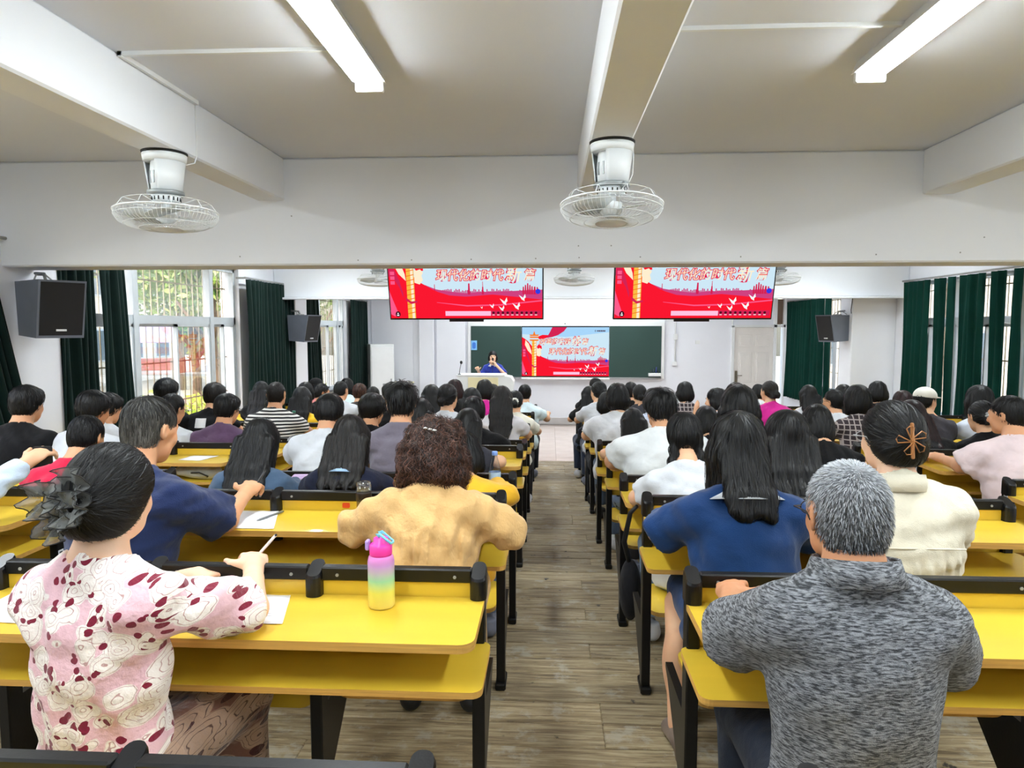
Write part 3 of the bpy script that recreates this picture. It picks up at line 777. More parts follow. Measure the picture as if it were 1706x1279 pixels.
M_SPK = mat('speaker_cabinet', srgb(108, 114, 126), .55, bump=.1, bscale=400); M_GRL = mat('speaker_grille', srgb(22, 22, 24), .7, bump=.4, bscale=600)
def speaker(x, y, z, rz, wallside, label, s=1.0):
    r = empty('loudspeaker', label, 'loudspeaker', (x, y, z), rz)
    b = MB()   # deep wedge box: side profile in y,z ; front faces -y and tips down
    prof = [(-.17 * s, -.02 * s), (.13 * s, .0), (.15 * s, .40 * s), (-.26 * s, .40 * s)]
    b.prism(prof, -.16 * s, .16 * s, axis='x'); b.build('cabinet', M_SPK, r)
    d = Vector((-.26 * s + .17 * s, .42 * s)).normalized()
    g = MB()
    P = [(-.172 * s, .0), (-.258 * s, .385 * s), (-.264 * s, .385 * s), (-.178 * s, .0)]
    g.prism(P, -.145 * s, .145 * s, axis='x'); g.build('grille', M_GRL, r)
    MB().bbox(-.035 * s, .035 * s, -.192 * s, -.178 * s, .03 * s, .045 * s, .001).build('badge', M_WHITEP, r)
    k = MB().bbox(-.06 * s, .06 * s, .0, .06, .40 * s, .415 * s, .002); k.tube([(0, .03, .41 * s), (0, .05, .46 * s), (0, .2, .47 * s)], .012, 8); k.tube([(-.08 * s, .02, .41 * s), (-.05 * s, .06, .45 * s), (.03, .10, .455 * s), (.09, .12, .41 * s)], .006, 6)
    k.build('bracket', M_GREYP, r)
    return r
speaker(XL + .33, 5.02, EYE - .06, 1.02, -1, 'grey wall loudspeaker with dark grille at the left edge of the picture')
speaker(XL + .38, 10.2, EYE - .20, 1.2, -1, 'grey wall loudspeaker on the left pier beside the far left window', .95)
speaker(4.27, 10.62, EYE - .20, -1.15, 1, 'grey wall loudspeaker on the right pier near the front', .95)
cd = MB().tube([(4.42, 10.42, EYE + .42), (4.40, 10.41, EYE + .25), (4.41, 10.42, EYE + .2)], .006, 6)
setp(cd.build('hanging_cable', M_DARK), 'black cable dangling from the ceiling at the right pier', 'cable')

# ------------------------------------------------------------------ fixed desk rows
BL = {'far_left': [-2.13 - .475 * i for i in range(5)][::-1], 'left': [-.20 - .475 * i for i in range(4)][::-1],
      'right': [.405 + .475 * i for i in range(4)], 'far_right': [2.42 + .475 * i for i in range(6)]}
bm_cache = {}
def shared(key, fn):
    if key not in bm_cache: bm_cache[key] = fn()
    return bm_cache[key]
def post_mesh():
    mb = MB().bbox(-.018, .018, -.03, .03, 0, .76, .004)
    return mb.mesh('post', M_BLK)
def cap_mesh():
    V = []; n = 20
    base = rrect(-.0235, .0235, -.040, .038, .020, 4)
    n = len(base)
    lev = ((0, .0, .0), (.055, .0, .0), (.068, .002, .0), (.076, .008, .0))
    for (z, ins, _) in lev:
        for x, y in base:
            L = max(abs(x), abs(y), 1e-6)
            k = 1 - ins / .0235 * .5
            V.append((x * k, y * (1 - ins * 10), .75 + z + (.014 * (y / .04) if z > .05 else 0)))
    F = []
    for i in range(len(lev) - 1):
        for j in range(n): F.append((i * n + j, i * n + (j + 1) % n, (i + 1) * n + (j + 1) % n, (i + 1) * n + j))
    F += [tuple(reversed(range(n))), tuple(range((len(lev) - 1) * n, len(lev) * n))]
    return MB().add(V, F, 0, False).mesh('post_cap', M_CAP)
def foot_mesh():
    return MB().bbox(-.022, .022, -.05, .07, 0, .03, .006).mesh('foot', M_BLK)
def seat_mesh(w):
    mb = MB(); P = rrect(-w / 2 + .03, w / 2 - .03, .02, .36, .05)
    mb.prism(P, -.012, .006, 0, 1)
    return mb.mesh('seat', [M_YEL, M_EDGE])
def arm_mesh(dz):
    mb = MB(); P = [(.02, .16 + dz), (.05, .14 + dz), (.30, .365 + dz), (.34, .385 + dz), (.34, .40 + dz), (.03, .40 + dz)]
    mb.prism([(y, z) for y, z in P], -.012, .012, axis='x')
    return mb.mesh('seat_bracket', M_BLK)
ORD = ['nearest', 'first', 'second', 'third', 'fourth', 'fifth', 'sixth', 'seventh', 'eighth', 'ninth', 'tenth']
BN = {'far_left': 'outer left block', 'left': 'block left of the aisle', 'right': 'block right of the aisle', 'far_right': 'outer right block'}
OCC = {}      # (row, block, seat) taken, filled from the people list
def bench(row, blk):
    xs = BL[blk]; n = len(xs) - 1
    lab = 'yellow desk in the %s, %s row from the viewer' % (BN[blk], ORD[row]) if row else 'desk row at the bottom edge of the picture in the %s' % BN[blk]
    r = empty('lecture_desk_row', lab, 'desk row', (0, YP(row), FL(row)), group='fixed lecture desk rows')
    for i, x in enumerate(xs):
        p = link('post', shared('post', post_mesh), r, (x, 0, 0))
        link('post_cap', shared('cap', cap_mesh), p)
        link('foot', shared('foot', foot_mesh), p)
        dz = -.11 if row in (2, 4, 6, 8) else 0.0
        if row < 10: link('seat_bracket', shared(('arm', dz), lambda: arm_mesh(dz)), p)
    x0, x1 = xs[0], xs[-1]; W = x1 - x0
    xm = (x0 + x1) / 2
    def desk():
        mb = MB(); mb.prism(rrect(-W / 2 - .018, W / 2 + .018, -.31, -.012, .04, 5, (1, 1, 0, 0)), .727, .75, 0, 1)
        return mb.mesh('desktop', [M_YEL, M_EDGE])
    def shelf():
        mb = MB(); mb.prism(rrect(-W / 2 - .036, W / 2 + .036, -.295, -.015, .03, 5, (1, 1, 1, 1)), .605, .622, 0, 1)
        return mb.mesh('book_shelf', [M_YEL, M_EDGE])
    link('desktop', shared(('desk', blk), desk), r, (xm, 0, 0))
    link('book_shelf', shared(('shelf', blk), shelf), r, (xm, 0, 0))
    for i in range(n):
        w = xs[i + 1] - xs[i]; c = (xs[i] + xs[i + 1]) / 2
        rl = link('rail', shared('rail', lambda: MB().bbox(-w / 2 + .02, w / 2 - .02, -.016, .016, .792, .832, .004).mesh('rail', M_BLK)), r, (c, 0, 0))
        for sx in (-.17, .17): link('rail_screw', shared('rscr', lambda: MB().lathe([(.005, -.002), (.005, .002)], n=6).mesh('rail_screw', M_GREYP)), rl, (sx, -.017, .81), (PI / 2, 0, 0))
        link('backrest', shared('back', lambda: MB().bbox(-w / 2 + .02, w / 2 - .02, -.008, .010, .50, .80, .004).mesh('backrest', M_YEL)), r, (c, 0, 0))
        if row < 10:
            dz = -.11 if row in (2, 4, 6, 8) else 0.0
            st = shared('seat', lambda: seat_mesh(w))
            if OCC.get((row + 1, blk, i)): link('seat', st, r, (c, .03, .415 + dz))
            else: link('seat', st, r, (c, .060, .345 + dz), (math.radians(87), 0, 0))
    return r
# ------------------------------------------------------------------ organic shapes: blended solids meshed on a grid
def unit(v):
    v = np.asarray(v, float); return v / max(1e-9, np.linalg.norm(v))
def smin(a, b, k):
    h = np.maximum(k - np.abs(a - b), 0) / k
    return np.minimum(a, b) - h * h * (k * .25)
def cone(a, b, r1, r2, k=.03, cut=False): return ('c', np.array(a, float), np.array(b, float), r1, r2, k, cut)
def ell(c, r, k=.03, M=None, sub=False): return ('s' if sub else 'e', np.array(c, float), np.array(r, float), None if M is None else np.array(M, float), k)
def pdist(p, x, y, z):
    if p[0] == 'c':
        _, a, b, r1, r2, k, cut = p
        d = b - a; L2 = float(d @ d) + 1e-12
        X, Y, Z = x - a[0], y - a[1], z - a[2]
        t = (X * d[0] + Y * d[1] + Z * d[2]) / L2
        tc = np.clip(t, 0, 1)
        q = np.sqrt((X - tc * d[0]) ** 2 + (Y - tc * d[1]) ** 2 + (Z - tc * d[2]) ** 2) - (r1 + (r2 - r1) * tc)
        if cut: q = np.maximum(q, (t - 1) * math.sqrt(L2))
        return q
    _, c, r, M, k = p
    X, Y, Z = x - c[0], y - c[1], z - c[2]
    if M is not None: X, Y, Z = M[0, 0] * X + M[0, 1] * Y + M[0, 2] * Z, M[1, 0] * X + M[1, 1] * Y + M[1, 2] * Z, M[2, 0] * X + M[2, 1] * Y + M[2, 2] * Z
    k0 = np.sqrt((X / r[0]) ** 2 + (Y / r[1]) ** 2 + (Z / r[2]) ** 2) + 1e-9
    k1 = np.sqrt((X / r[0] ** 2) ** 2 + (Y / r[1] ** 2) ** 2 + (Z / r[2] ** 2) ** 2) + 1e-9
    return k0 * (k0 - 1) / k1
def pbox(p):
    if p[0] == 'c':
        r = max(p[3], p[4]); return np.minimum(p[1], p[2]) - r, np.maximum(p[1], p[2]) + r
    r = p[2] if p[3] is None else np.full(3, p[2].max()); return p[1] - r, p[1] + r
def field_pts(prims, P):
    x, y, z = P[:, 0], P[:, 1], P[:, 2]
    D = np.full(len(P), .25)
    for p in prims:
        d = pdist(p, x, y, z)
        D = -smin(-D, d, p[4]) if p[0] == 's' else smin(D, d, p[5] if p[0] == 'c' else p[4])
    return D
def field(prims, h, post=None, pad=.02):
    lo = np.min([pbox(p)[0] for p in prims if p[0] != 's'], 0) - pad - h; hi = np.max([pbox(p)[1] for p in prims if p[0] != 's'], 0) + pad + h
    n = np.ceil((hi - lo) / h).astype(int) + 1
    ax = [(lo[i] + h * np.arange(n[i])).astype(np.float32) for i in range(3)]
    D = np.full(tuple(n), .25, np.float32)
    for p in prims:
        a, b = pbox(p); k = p[5] if p[0] == 'c' else p[4]; mrg = k + 2.5 * h
        i0 = np.clip(((a - mrg - lo) / h).astype(int), 0, n); i1 = np.clip(((b + mrg - lo) / h).astype(int) + 2, 0, n)
        sl = tuple(slice(i0[i], i1[i]) for i in range(3))
        if any(s.stop <= s.start for s in sl): continue
        d = pdist(p, ax[0][sl[0]][:, None, None], ax[1][sl[1]][None, :, None], ax[2][sl[2]][None, None, :]).astype(np.float32)
        D[sl] = -smin(-D[sl], d, k) if p[0] == 's' else smin(D[sl], d, k)
    if post is not None: D = post(D, ax[0][:, None, None], ax[1][None, :, None], ax[2][None, None, :])
    return D, lo, h
def nets(D, lo, h):
    """surface nets: grid field to smooth quads"""
    D = D.copy()
    for s in (np.s_[0], np.s_[-1]): D[s] = np.maximum(D[s], h * .2); D[:, s] = np.maximum(D[:, s], h * .2); D[:, :, s] = np.maximum(D[:, :, s], h * .2)
    S = D < 0
    c = np.zeros(tuple(q - 1 for q in D.shape), np.int8)
    for i in (0, 1):
        for j in (0, 1):
            for k in (0, 1): c += S[i:S.shape[0] - 1 + i, j:S.shape[1] - 1 + j, k:S.shape[2] - 1 + k]
    I = np.argwhere((c > 0) & (c < 8))
    if len(I) == 0: return np.zeros((0, 3)), np.zeros((0, 4), int)
    idx = np.full(c.shape, -1, np.int64); idx[I[:, 0], I[:, 1], I[:, 2]] = np.arange(len(I))
    acc = np.zeros((len(I), 3)); cnt = np.zeros(len(I))
    co = [(i, j, k) for i in (0, 1) for j in (0, 1) for k in (0, 1)]
    for a in co:
        for ax in range(3):
            if a[ax]: continue
            b = list(a); b[ax] = 1
            da = D[I[:, 0] + a[0], I[:, 1] + a[1], I[:, 2] + a[2]].astype(float); db = D[I[:, 0] + b[0], I[:, 1] + b[1], I[:, 2] + b[2]].astype(float)
            m = (da < 0) != (db < 0); t = np.where(m, da / np.where(m, da - db, 1), 0)
            q = np.tile(np.array(a, float), (len(I), 1)); q[:, ax] += t
            acc += q * m[:, None]; cnt += m
    V = lo + h * (I + acc / np.maximum(cnt, 1)[:, None])
    Q = []
    for ax in range(3):
        A = np.moveaxis(S, ax, 0); X = np.moveaxis(idx, ax, 0)
        e = A[:-1] != A[1:]
        e = e[:, 1:-1, 1:-1]; E = np.argwhere(e)
        if len(E) == 0: continue
        i, j, k = E[:, 0], E[:, 1] + 1, E[:, 2] + 1
        q = np.stack([X[i, j - 1, k - 1], X[i, j, k - 1], X[i, j, k], X[i, j - 1, k]], 1)
        ins = A[i, j, k]
        flip = ~ins if ax != 1 else ins
        q[flip] = q[flip][:, ::-1]
        Q.append(q)
    return V, np.concatenate(Q)
def np_mesh(name, V, F, mats, shade=None, smooth=True, mi=None):
    me = bpy.data.meshes.new(name)
    nv, nf = len(V), len(F); k = F.shape[1]
    me.vertices.add(nv); me.vertices.foreach_set('co', np.asarray(V, np.float32).ravel())
    me.loops.add(nf * k); me.loops.foreach_set('vertex_index', np.asarray(F, np.int32).ravel())
    me.polygons.add(nf); me.polygons.foreach_set('loop_start', np.arange(0, nf * k, k, dtype=np.int32))
    me.polygons.foreach_set('use_smooth', np.full(nf, smooth))
    for m in (mats if isinstance(mats, (list, tuple)) else [mats]): me.materials.append(m)
    if mi is not None: me.polygons.foreach_set('material_index', np.asarray(mi, np.int32))
    if shade is not None:
        a = me.color_attributes.new('shade', 'FLOAT_COLOR', 'POINT')
        c = np.ones((nv, 4), np.float32); c[:, 0] = shade; c[:, 1] = shade; c[:, 2] = shade
        a.data.foreach_set('color', c.ravel())
    me.update(calc_edges=True); me.validate()
    return me
def sdf_mesh(name, prims, h, mats, post=None, M=None):
    V, F = nets(*field(prims, h, post))
    if M is not None: V = V @ M[:3, :3].T + M[:3, 3]
    return np_mesh(name, V, F, mats)

# ------------------------------------------------------------------ skin, hair and clothing materials
def skin_mat(i):
    c = [srgb(226, 182, 146), srgb(214, 164, 126), srgb(196, 142, 104), srgb(232, 194, 164)][i]
    m = mat('skin_%d' % i, c, .55, spec=.35, var=.05, vscale=14, bump=.05, bscale=220, col2=[min(1, c[0] * 1.05), c[1] * .93, c[2] * .9])
    b = m.node_tree.nodes['Principled BSDF']
    b.inputs['Subsurface Weight'].default_value = .08; b.inputs['Subsurface Radius'].default_value = (.012, .005, .003); b.inputs['Subsurface Scale'].default_value = .5
    return m
HC = {'black': ((3, 3, 4), (20, 20, 22)), 'blackbrown': ((6, 5, 4), (36, 27, 23)), 'brown': ((24, 14, 11), (116, 76, 60)), 'grey': ((14, 14, 15), (196, 200, 206)), 'salt': ((10, 10, 10), (120, 118, 112)), 'maroon': ((16, 7, 9), (70, 34, 36))}
def hair_mat(k):
    n = 'hair_' + k
    if n in MATS: return MATS[n]
    m = bpy.data.materials.new(n); m.use_nodes = True; nt = m.node_tree; b = nt.nodes['Principled BSDF']
    a = N(nt, 'ShaderNodeAttribute', attribute_name='shade'); mx = N(nt, 'ShaderNodeMix', data_type='RGBA')
    mx.inputs[6].default_value = srgb(*HC[k][0]); mx.inputs[7].default_value = srgb(*HC[k][1])
    nt.links.new(a.outputs['Fac'], mx.inputs[0]); nt.links.new(mx.outputs[2], b.inputs['Base Color'])
    b.inputs['Roughness'].default_value = .48; b.inputs['Specular IOR Level'].default_value = .34
    MATS[n] = m
    return m
def fab(r, g, b, **kw): return cloth('cloth_%d_%d_%d' % (r, g, b), srgb(r, g, b), **kw)
def floral(name, ground, petal, leaf, line, scale=17.0):
    """printed roses: petal rings round cell centres, dark leaves between them"""
    if name in MATS: return MATS[name]
    m = bpy.data.materials.new(name); m.use_nodes = True; nt = m.node_tree; L = nt.links; b = nt.nodes['Principled BSDF']
    b.inputs['Roughness'].default_value = .8; b.inputs['Specular IOR Level'].default_value = .2; b.inputs['Sheen Weight'].default_value = .3
    tc = N(nt, 'ShaderNodeTexCoord'); mp = N(nt, 'ShaderNodeMapping'); mp.inputs['Scale'].default_value = (1, .25, 1); L.new(tc.outputs['Object'], mp.inputs[0])
    wn_ = N(nt, 'ShaderNodeTexNoise', Scale=16, Detail=2); L.new(mp.outputs[0], wn_.inputs['Vector'])
    wv = N(nt, 'ShaderNodeVectorMath', operation='MULTIPLY_ADD'); wv.inputs[1].default_value = (.035, .035, .035); L.new(wn_.outputs['Color'], wv.inputs[0]); L.new(mp.outputs[0], wv.inputs[2])
    v = N(nt, 'ShaderNodeTexVoronoi', Scale=scale, Randomness=.8); L.new(wv.outputs[0], v.inputs['Vector'])
    # rose disc mask
    mk = N(nt, 'ShaderNodeMapRange'); mk.inputs['From Min'].default_value = .62; mk.inputs['From Max'].default_value = .59; L.new(v.outputs['Distance'], mk.inputs['Value'])
    # petal outlines
    f1 = N(nt, 'ShaderNodeTexNoise', Scale=55, Detail=1); L.new(mp.outputs[0], f1.inputs['Vector'])
    ma = N(nt, 'ShaderNodeMath', operation='MULTIPLY_ADD'); ma.inputs[1].default_value = .22; L.new(f1.outputs['Fac'], ma.inputs[0]); L.new(v.outputs['Distance'], ma.inputs[2])
    ms = N(nt, 'ShaderNodeMath', operation='MULTIPLY'); ms.inputs[1].default_value = 40; L.new(ma.outputs[0], ms.inputs[0])
    sn = N(nt, 'ShaderNodeMath', operation='SINE'); L.new(ms.outputs[0], sn.inputs[0])
    lr = N(nt, 'ShaderNodeMapRange'); lr.inputs['From Min'].default_value = .88; lr.inputs['From Max'].default_value = .99; L.new(sn.outputs[0], lr.inputs['Value'])
    pet = N(nt, 'ShaderNodeMix', data_type='RGBA'); pet.inputs[6].default_value = petal; pet.inputs[7].default_value = line; L.new(lr.outputs[0], pet.inputs[0])
    # leaves
    v2 = N(nt, 'ShaderNodeTexVoronoi', Scale=scale * 2.3, Randomness=1); L.new(wv.outputs[0], v2.inputs['Vector'])
    sp = N(nt, 'ShaderNodeSeparateColor'); L.new(v2.outputs['Color'], sp.inputs[0])
    lf = N(nt, 'ShaderNodeMath', operation='GREATER_THAN'); lf.inputs[1].default_value = .52; L.new(sp.outputs[0], lf.inputs[0])
    l2 = N(nt, 'ShaderNodeMath', operation='LESS_THAN'); l2.inputs[1].default_value = .43; L.new(v2.outputs['Distance'], l2.inputs[0])
    lm = N(nt, 'ShaderNodeMath', operation='MULTIPLY'); L.new(lf.outputs[0], lm.inputs[0]); L.new(l2.outputs[0], lm.inputs[1])
    al0 = N(nt, 'ShaderNodeMix', data_type='RGBA'); L.new(mk.outputs[0], al0.inputs[0]); al0.inputs[6].default_value = ground; L.new(pet.outputs[2], al0.inputs[7])
    far_ = N(nt, 'ShaderNodeMath', operation='GREATER_THAN'); far_.inputs[1].default_value = .36; L.new(v.outputs['Distance'], far_.inputs[0])
    lm2 = N(nt, 'ShaderNodeMath', operation='MULTIPLY'); L.new(lm.outputs[0], lm2.inputs[0]); L.new(far_.outputs[0], lm2.inputs[1])
    al = N(nt, 'ShaderNodeMix', data_type='RGBA'); L.new(lm2.outputs[0], al.inputs[0]); L.new(al0.outputs[2], al.inputs[6]); al.inputs[7].default_value = leaf
    L.new(al.outputs[2], b.inputs['Base Color'])
    bn = N(nt, 'ShaderNodeTexNoise', Scale=34, Detail=4); L.new(tc.outputs['Object'], bn.inputs['Vector'])
    bp = N(nt, 'ShaderNodeBump', Strength=.5, Distance=.02); L.new(bn.outputs['Fac'], bp.inputs['Height']); L.new(bp.outputs[0], b.inputs['Normal'])
    MATS[name] = m
    return m
def striped(name, c1, c2, freq, axis=2, duty=0.0, extra=None):
    if name in MATS: return MATS[name]
    m = cloth(name, c1, bump=.1); nt = m.node_tree; L = nt.links; b = nt.nodes['Principled BSDF']
    tc = N(nt, 'ShaderNodeTexCoord'); sx = N(nt, 'ShaderNodeSeparateXYZ'); L.new(tc.outputs['Object'], sx.inputs[0])
    def band(ax, fr, du):
        mu = N(nt, 'ShaderNodeMath', operation='MULTIPLY'); mu.inputs[1].default_value = fr * 2 * PI; L.new(sx.outputs[ax], mu.inputs[0])
        si = N(nt, 'ShaderNodeMath', operation='SINE'); L.new(mu.outputs[0], si.inputs[0])
        g = N(nt, 'ShaderNodeMath', operation='GREATER_THAN'); g.inputs[1].default_value = du; L.new(si.outputs[0], g.inputs[0]); return g
    g = band(axis, freq, duty)
    if extra is not None:
        g2 = band(extra[0], extra[1], extra[2]); mxm = N(nt, 'ShaderNodeMath', operation='MAXIMUM'); L.new(g.outputs[0], mxm.inputs[0]); L.new(g2.outputs[0], mxm.inputs[1]); g = mxm
    mx = N(nt, 'ShaderNodeMix', data_type='RGBA'); mx.inputs[6].default_value = c1; mx.inputs[7].default_value = c2
    L.new(g.outputs[0], mx.inputs[0]); L.new(mx.outputs[2], b.inputs['Base Color'])
    return m
def melange(name, c1, c2):
    if name in MATS: return MATS[name]
    m = cloth(name, c1, bump=.5, bscale=420, fold=.3, fscale=6); nt = m.node_tree; L = nt.links; b = nt.nodes['Principled BSDF']
    tc = N(nt, 'ShaderNodeTexCoord'); mp = N(nt, 'ShaderNodeMapping'); mp.inputs['Scale'].default_value = (60, 60, 330); mp.inputs['Rotation'].default_value = (0, .05, 0); L.new(tc.outputs['Object'], mp.inputs[0])
    n1 = N(nt, 'ShaderNodeTexNoise', Scale=1.0, Detail=3, Roughness=.6, Distortion=.5); L.new(mp.outputs[0], n1.inputs['Vector'])
    r = N(nt, 'ShaderNodeMapRange'); r.inputs['From Min'].default_value = .40; r.inputs['From Max'].default_value = .62; L.new(n1.outputs['Fac'], r.inputs['Value'])
    mx = N(nt, 'ShaderNodeMix', data_type='RGBA'); mx.inputs[6].default_value = c1; mx.inputs[7].default_value = c2; L.new(r.outputs[0], mx.inputs[0]); L.new(mx.outputs[2], b.inputs['Base Color'])
    return m

# ------------------------------------------------------------------ a seated person
def head_prims(s=1.0):
    P = [ell((0, -.012, .022), (.077, .096, .092), .02), cone((0, .028, -.01), (0, .05, -.082), .066, .038, .04), cone((-.03, .045, -.07), (.03, .045, -.07), .03, .03, .03),
         ell((0, .072, -.098), (.024, .02, .018), .025), cone((0, .094, .006), (0, .112, -.03), .009, .013, .018), ell((0, .106, -.034), (.019, .011, .009), .012),
         cone((-.035, .082, .022), (.035, .082, .022), .013, .013, .02), ell((0, .09, -.062), (.024, .012, .011), .012),
         ell((.034, .075, -.028), (.025, .02, .025), .025), ell((-.034, .075, -.028), (.025, .02, .025), .025),
         ell((.031, .096, .004), (.015, .011, .009), .012, None, True), ell((-.031, .096, .004), (.015, .011, .009), .012, None, True)]
    for sx in (-1, 1):
        a = .35 * sx; M = np.array([[math.cos(a), math.sin(a), 0], [-math.sin(a), math.cos(a), 0], [0, 0, 1]])
        P += [ell((sx * .080, -.008, -.006), (.009, .021, .032), .010, M), ell((sx * .088, -.002, -.004), (.006, .010, .018), .006, None, True)]
    return P
def xf_prims(P, H, s):
    out = []; R = H[:3, :3]; t = H[:3, 3]
    for p in P:
        if p[0] == 'c': out.append(('c', R @ (p[1] * s) + t, R @ (p[2] * s) + t, p[3] * s, p[4] * s, p[5] * s, p[6]))
        else:
            M = R.T if p[3] is None else p[3] @ R.T
            out.append((p[0], R @ (p[1] * s) + t, p[2] * s, M, p[4] * s))
    return out
def head_matrix(c, yaw, pitch, roll=0):
    M = Matrix.Translation(c) @ Matrix.Rotation(math.radians(yaw), 4, 'Z') @ Matrix.Rotation(math.radians(-pitch), 4, 'X') @ Matrix.Rotation(math.radians(roll), 4, 'Y')
    return np.array(M)

def hair_shape(style, ln=.22, vol=1.0, grav=(0, 0, -1.0), tail=None):
    """prims in head space, a cut function, the combing flow and what else hangs on it"""
    v = vol
    cap = [ell((0, -.016, .028), (.085 * v, .106 * v, .098 * v), .02), ell((0, -.040, -.030), (.070 * v, .066 * v, .070), .03)]
    tie = None; wave = 0.0
    hl = ([-.12, -.06, -.015, .02, .05, .075, .1], [-.092, -.075, -.03, .012, .035, .058, .062])
    face = True
    if style == 'short': pass
    elif style == 'buzz':
        cap = [ell((0, -.013, .024), (.0795, .0985, .094), .02), ell((0, -.036, -.034), (.068, .062, .07), .03)]
        hl = ([-.12, -.06, -.015, .02, .05, .075, .1], [-.098, -.085, -.04, .014, .045, .066, .072])
    elif style == 'crop':
        cap = [ell((0, -.012, .034), (.083, .107, .093), .02), ell((0, -.036, -.034), (.069, .063, .07), .03)]
        hl = ([-.12, -.06, -.015, .02, .05, .075, .1], [-.098, -.085, -.045, -.005, .02, .046, .056])
    elif style == 'mop':
        cap = [ell((0, -.016, .032), (.094 * v, .114 * v, .100 * v), .02), ell((0, -.04, -.03), (.078, .07, .066), .03), ell((0, .05, .07), (.07, .05, .04), .03)]
        hl = ([-.12, -.06, -.015, .02, .05, .075, .1], [-.085, -.075, -.035, .0, .018, .03, .035])
    elif style == 'bowl':
        cap = [ell((0, -.016, .026), (.094 * v, .112 * v, .102 * v), .02), ell((0, -.03, -.03), (.088, .082, .06), .04)]
        hl = ([-.12, -.06, -.015, .02, .05, .075, .1], [-.08, -.075, -.055, -.03, .0, .02, .03])
    elif style == 'bob':
        cap = [ell((0, -.016, .03), (.092 * v, .108 * v, .102 * v), .02), ell((0, -.045, -.05), (.098 * v, .075 * v, .085), .05), cone((-.078 * v, .01, -.02), (-.082 * v, .005, -.02 - ln * .45), .030, .026, .03), cone((.078 * v, .01, -.02), (.082 * v, .005, -.02 - ln * .45), .030, .026, .03),
               ell((0, -.055, -.02 - ln * .35), (.088 * v, .055, .05 + ln * .2), .04)]
        hl = None
    elif style == 'long':
        cap = [ell((0, -.016, .03), (.091 * v, .108 * v, .102 * v), .02), ell((0, -.055, -.05 - ln * .3), (.094 * v, .052, .08 + ln * .42), .05), ell((0, -.075, -.05 - ln * .62), (.078 * v, .032, .05 + ln * .42), .04),
               cone((-.074 * v, .0, .02), (-.085 * v, -.03, -.06 - ln * .7), .034, .024, .03), cone((.074 * v, .0, .02), (.085 * v, -.03, -.06 - ln * .7), .034, .024, .03)]
        hl = None
    elif style == 'pony':
        tie = np.array((0, -.115, -.01)); hl = ([-.12, -.06, -.015, .02, .05, .075, .1], [-.085, -.07, -.04, .0, .04, .058, .062])
        cap = cap + [cone((0, -.105, -.005), (0, -.140, -.04), .024, .032, .015), cone((0, -.140, -.04), (.0, -.135, -.05 - ln * .8), .032, .014, .02)]
    elif style == 'bun':
        tie = np.array((0, -.11, -.02)); hl = ([-.12, -.06, -.015, .02, .05, .075, .1], [-.085, -.075, -.045, .0, .04, .058, .062])
        cap = [ell((0, -.016, .028), (.088 * v, .108 * v, .100 * v), .02), ell((0, -.042, -.035), (.078 * v, .07 * v, .066), .03), ell((0, -.125, -.02), (.045, .038, .045), .02)]
    elif style == 'twist':          # swept up and held by a clip at the back
        tie = np.array((-.005, -.125, -.005)); hl = ([-.12, -.06, -.015, .02, .05, .075, .1], [-.10, -.085, -.045, .0, .035, .056, .062])
        cap = [ell((0, -.018, .03), (.092 * v, .112 * v, .102 * v), .02), ell((0, -.05, -.04), (.085 * v, .078 * v, .072), .04), ell((0, -.10, .0), (.045, .045, .07), .04)]
    elif style == 'braids':
        hl = None
        cap = [ell((0, -.016, .03), (.089, .107, .100), .02), ell((0, -.045, -.02), (.086, .07, .07), .03)]
        for sx in (-1, 1):
            p0 = np.array((sx * .055, -.06, -.05)); p1 = np.array((sx * .086, -.055, -.27))
            for i in range(8):
                q = p0 + (p1 - p0) * i / 7; cap.append(ell(q + np.array((.006 * (-1) ** i, .004, 0)), (.027, .027, .027), .012))
    elif style == 'curly':
        hl = None; wave = .011; rr = random.Random(11)
        cap = [ell((0, -.02, .02), (.105 * v, .115 * v, .115 * v), .03), ell((0, -.045, -.085), (.125 * v, .095 * v, .105), .06)]
        for i in range(95):
            th = rr.uniform(0, 2 * PI); zz = rr.uniform(-.165, .10); r0 = .125 if zz < 0 else .10 * math.sqrt(max(.1, 1 - (zz / .14) ** 2))
            x_, y_ = r0 * math.cos(th), -.035 + r0 * .82 * math.sin(th)
            if (y_ > .05 and zz < .04) or (zz < -.12 and abs(x_) < .05): continue
            cap.append(ell((x_, y_, zz), (.026, .026, .028), .014))
    if tail: cap = cap + tail
    cutf = None
    if hl is not None:
        def cutf(D, x, y, z):
            return np.maximum(D, (np.interp(y.ravel(), hl[0], hl[1]).astype(np.float32).reshape(y.shape) - z) * .85)
    else:
        def cutf(D, x, y, z):
            f = pdist(ell((0, .125, -.045), (.068, .075, .105)), x, y, z)
            if style == 'braids': f = np.minimum(f, pdist(ell((0, -.07, -.12), (.034, .06, .062)), x, y, z))
            return np.maximum(D, -f)
    def flow(P):
        if tie is not None:
            t = tie - P
        else:
            r = np.stack([P[:, 0] * 1.6, (P[:, 1] + .045) * 1.0, np.zeros(len(P))], 1)
            top = np.clip((P[:, 2] - .03) / .08, 0, 1)[:, None]
            g = np.tile(np.array(grav) + np.array((0, -.05, 0)), (len(P), 1))
            if style in ('short', 'buzz', 'mop', 'bowl', 'crop'): r = np.stack([P[:, 0] * .8, (P[:, 1] + .06) * 1.0, np.zeros(len(P))], 1)
            t = r / (np.linalg.norm(r, axis=1)[:, None] + .02) * top + g * (1 - top)
        return t / (np.linalg.norm(t, axis=1)[:, None] + 1e-9)
    return cap, cutf, flow, wave
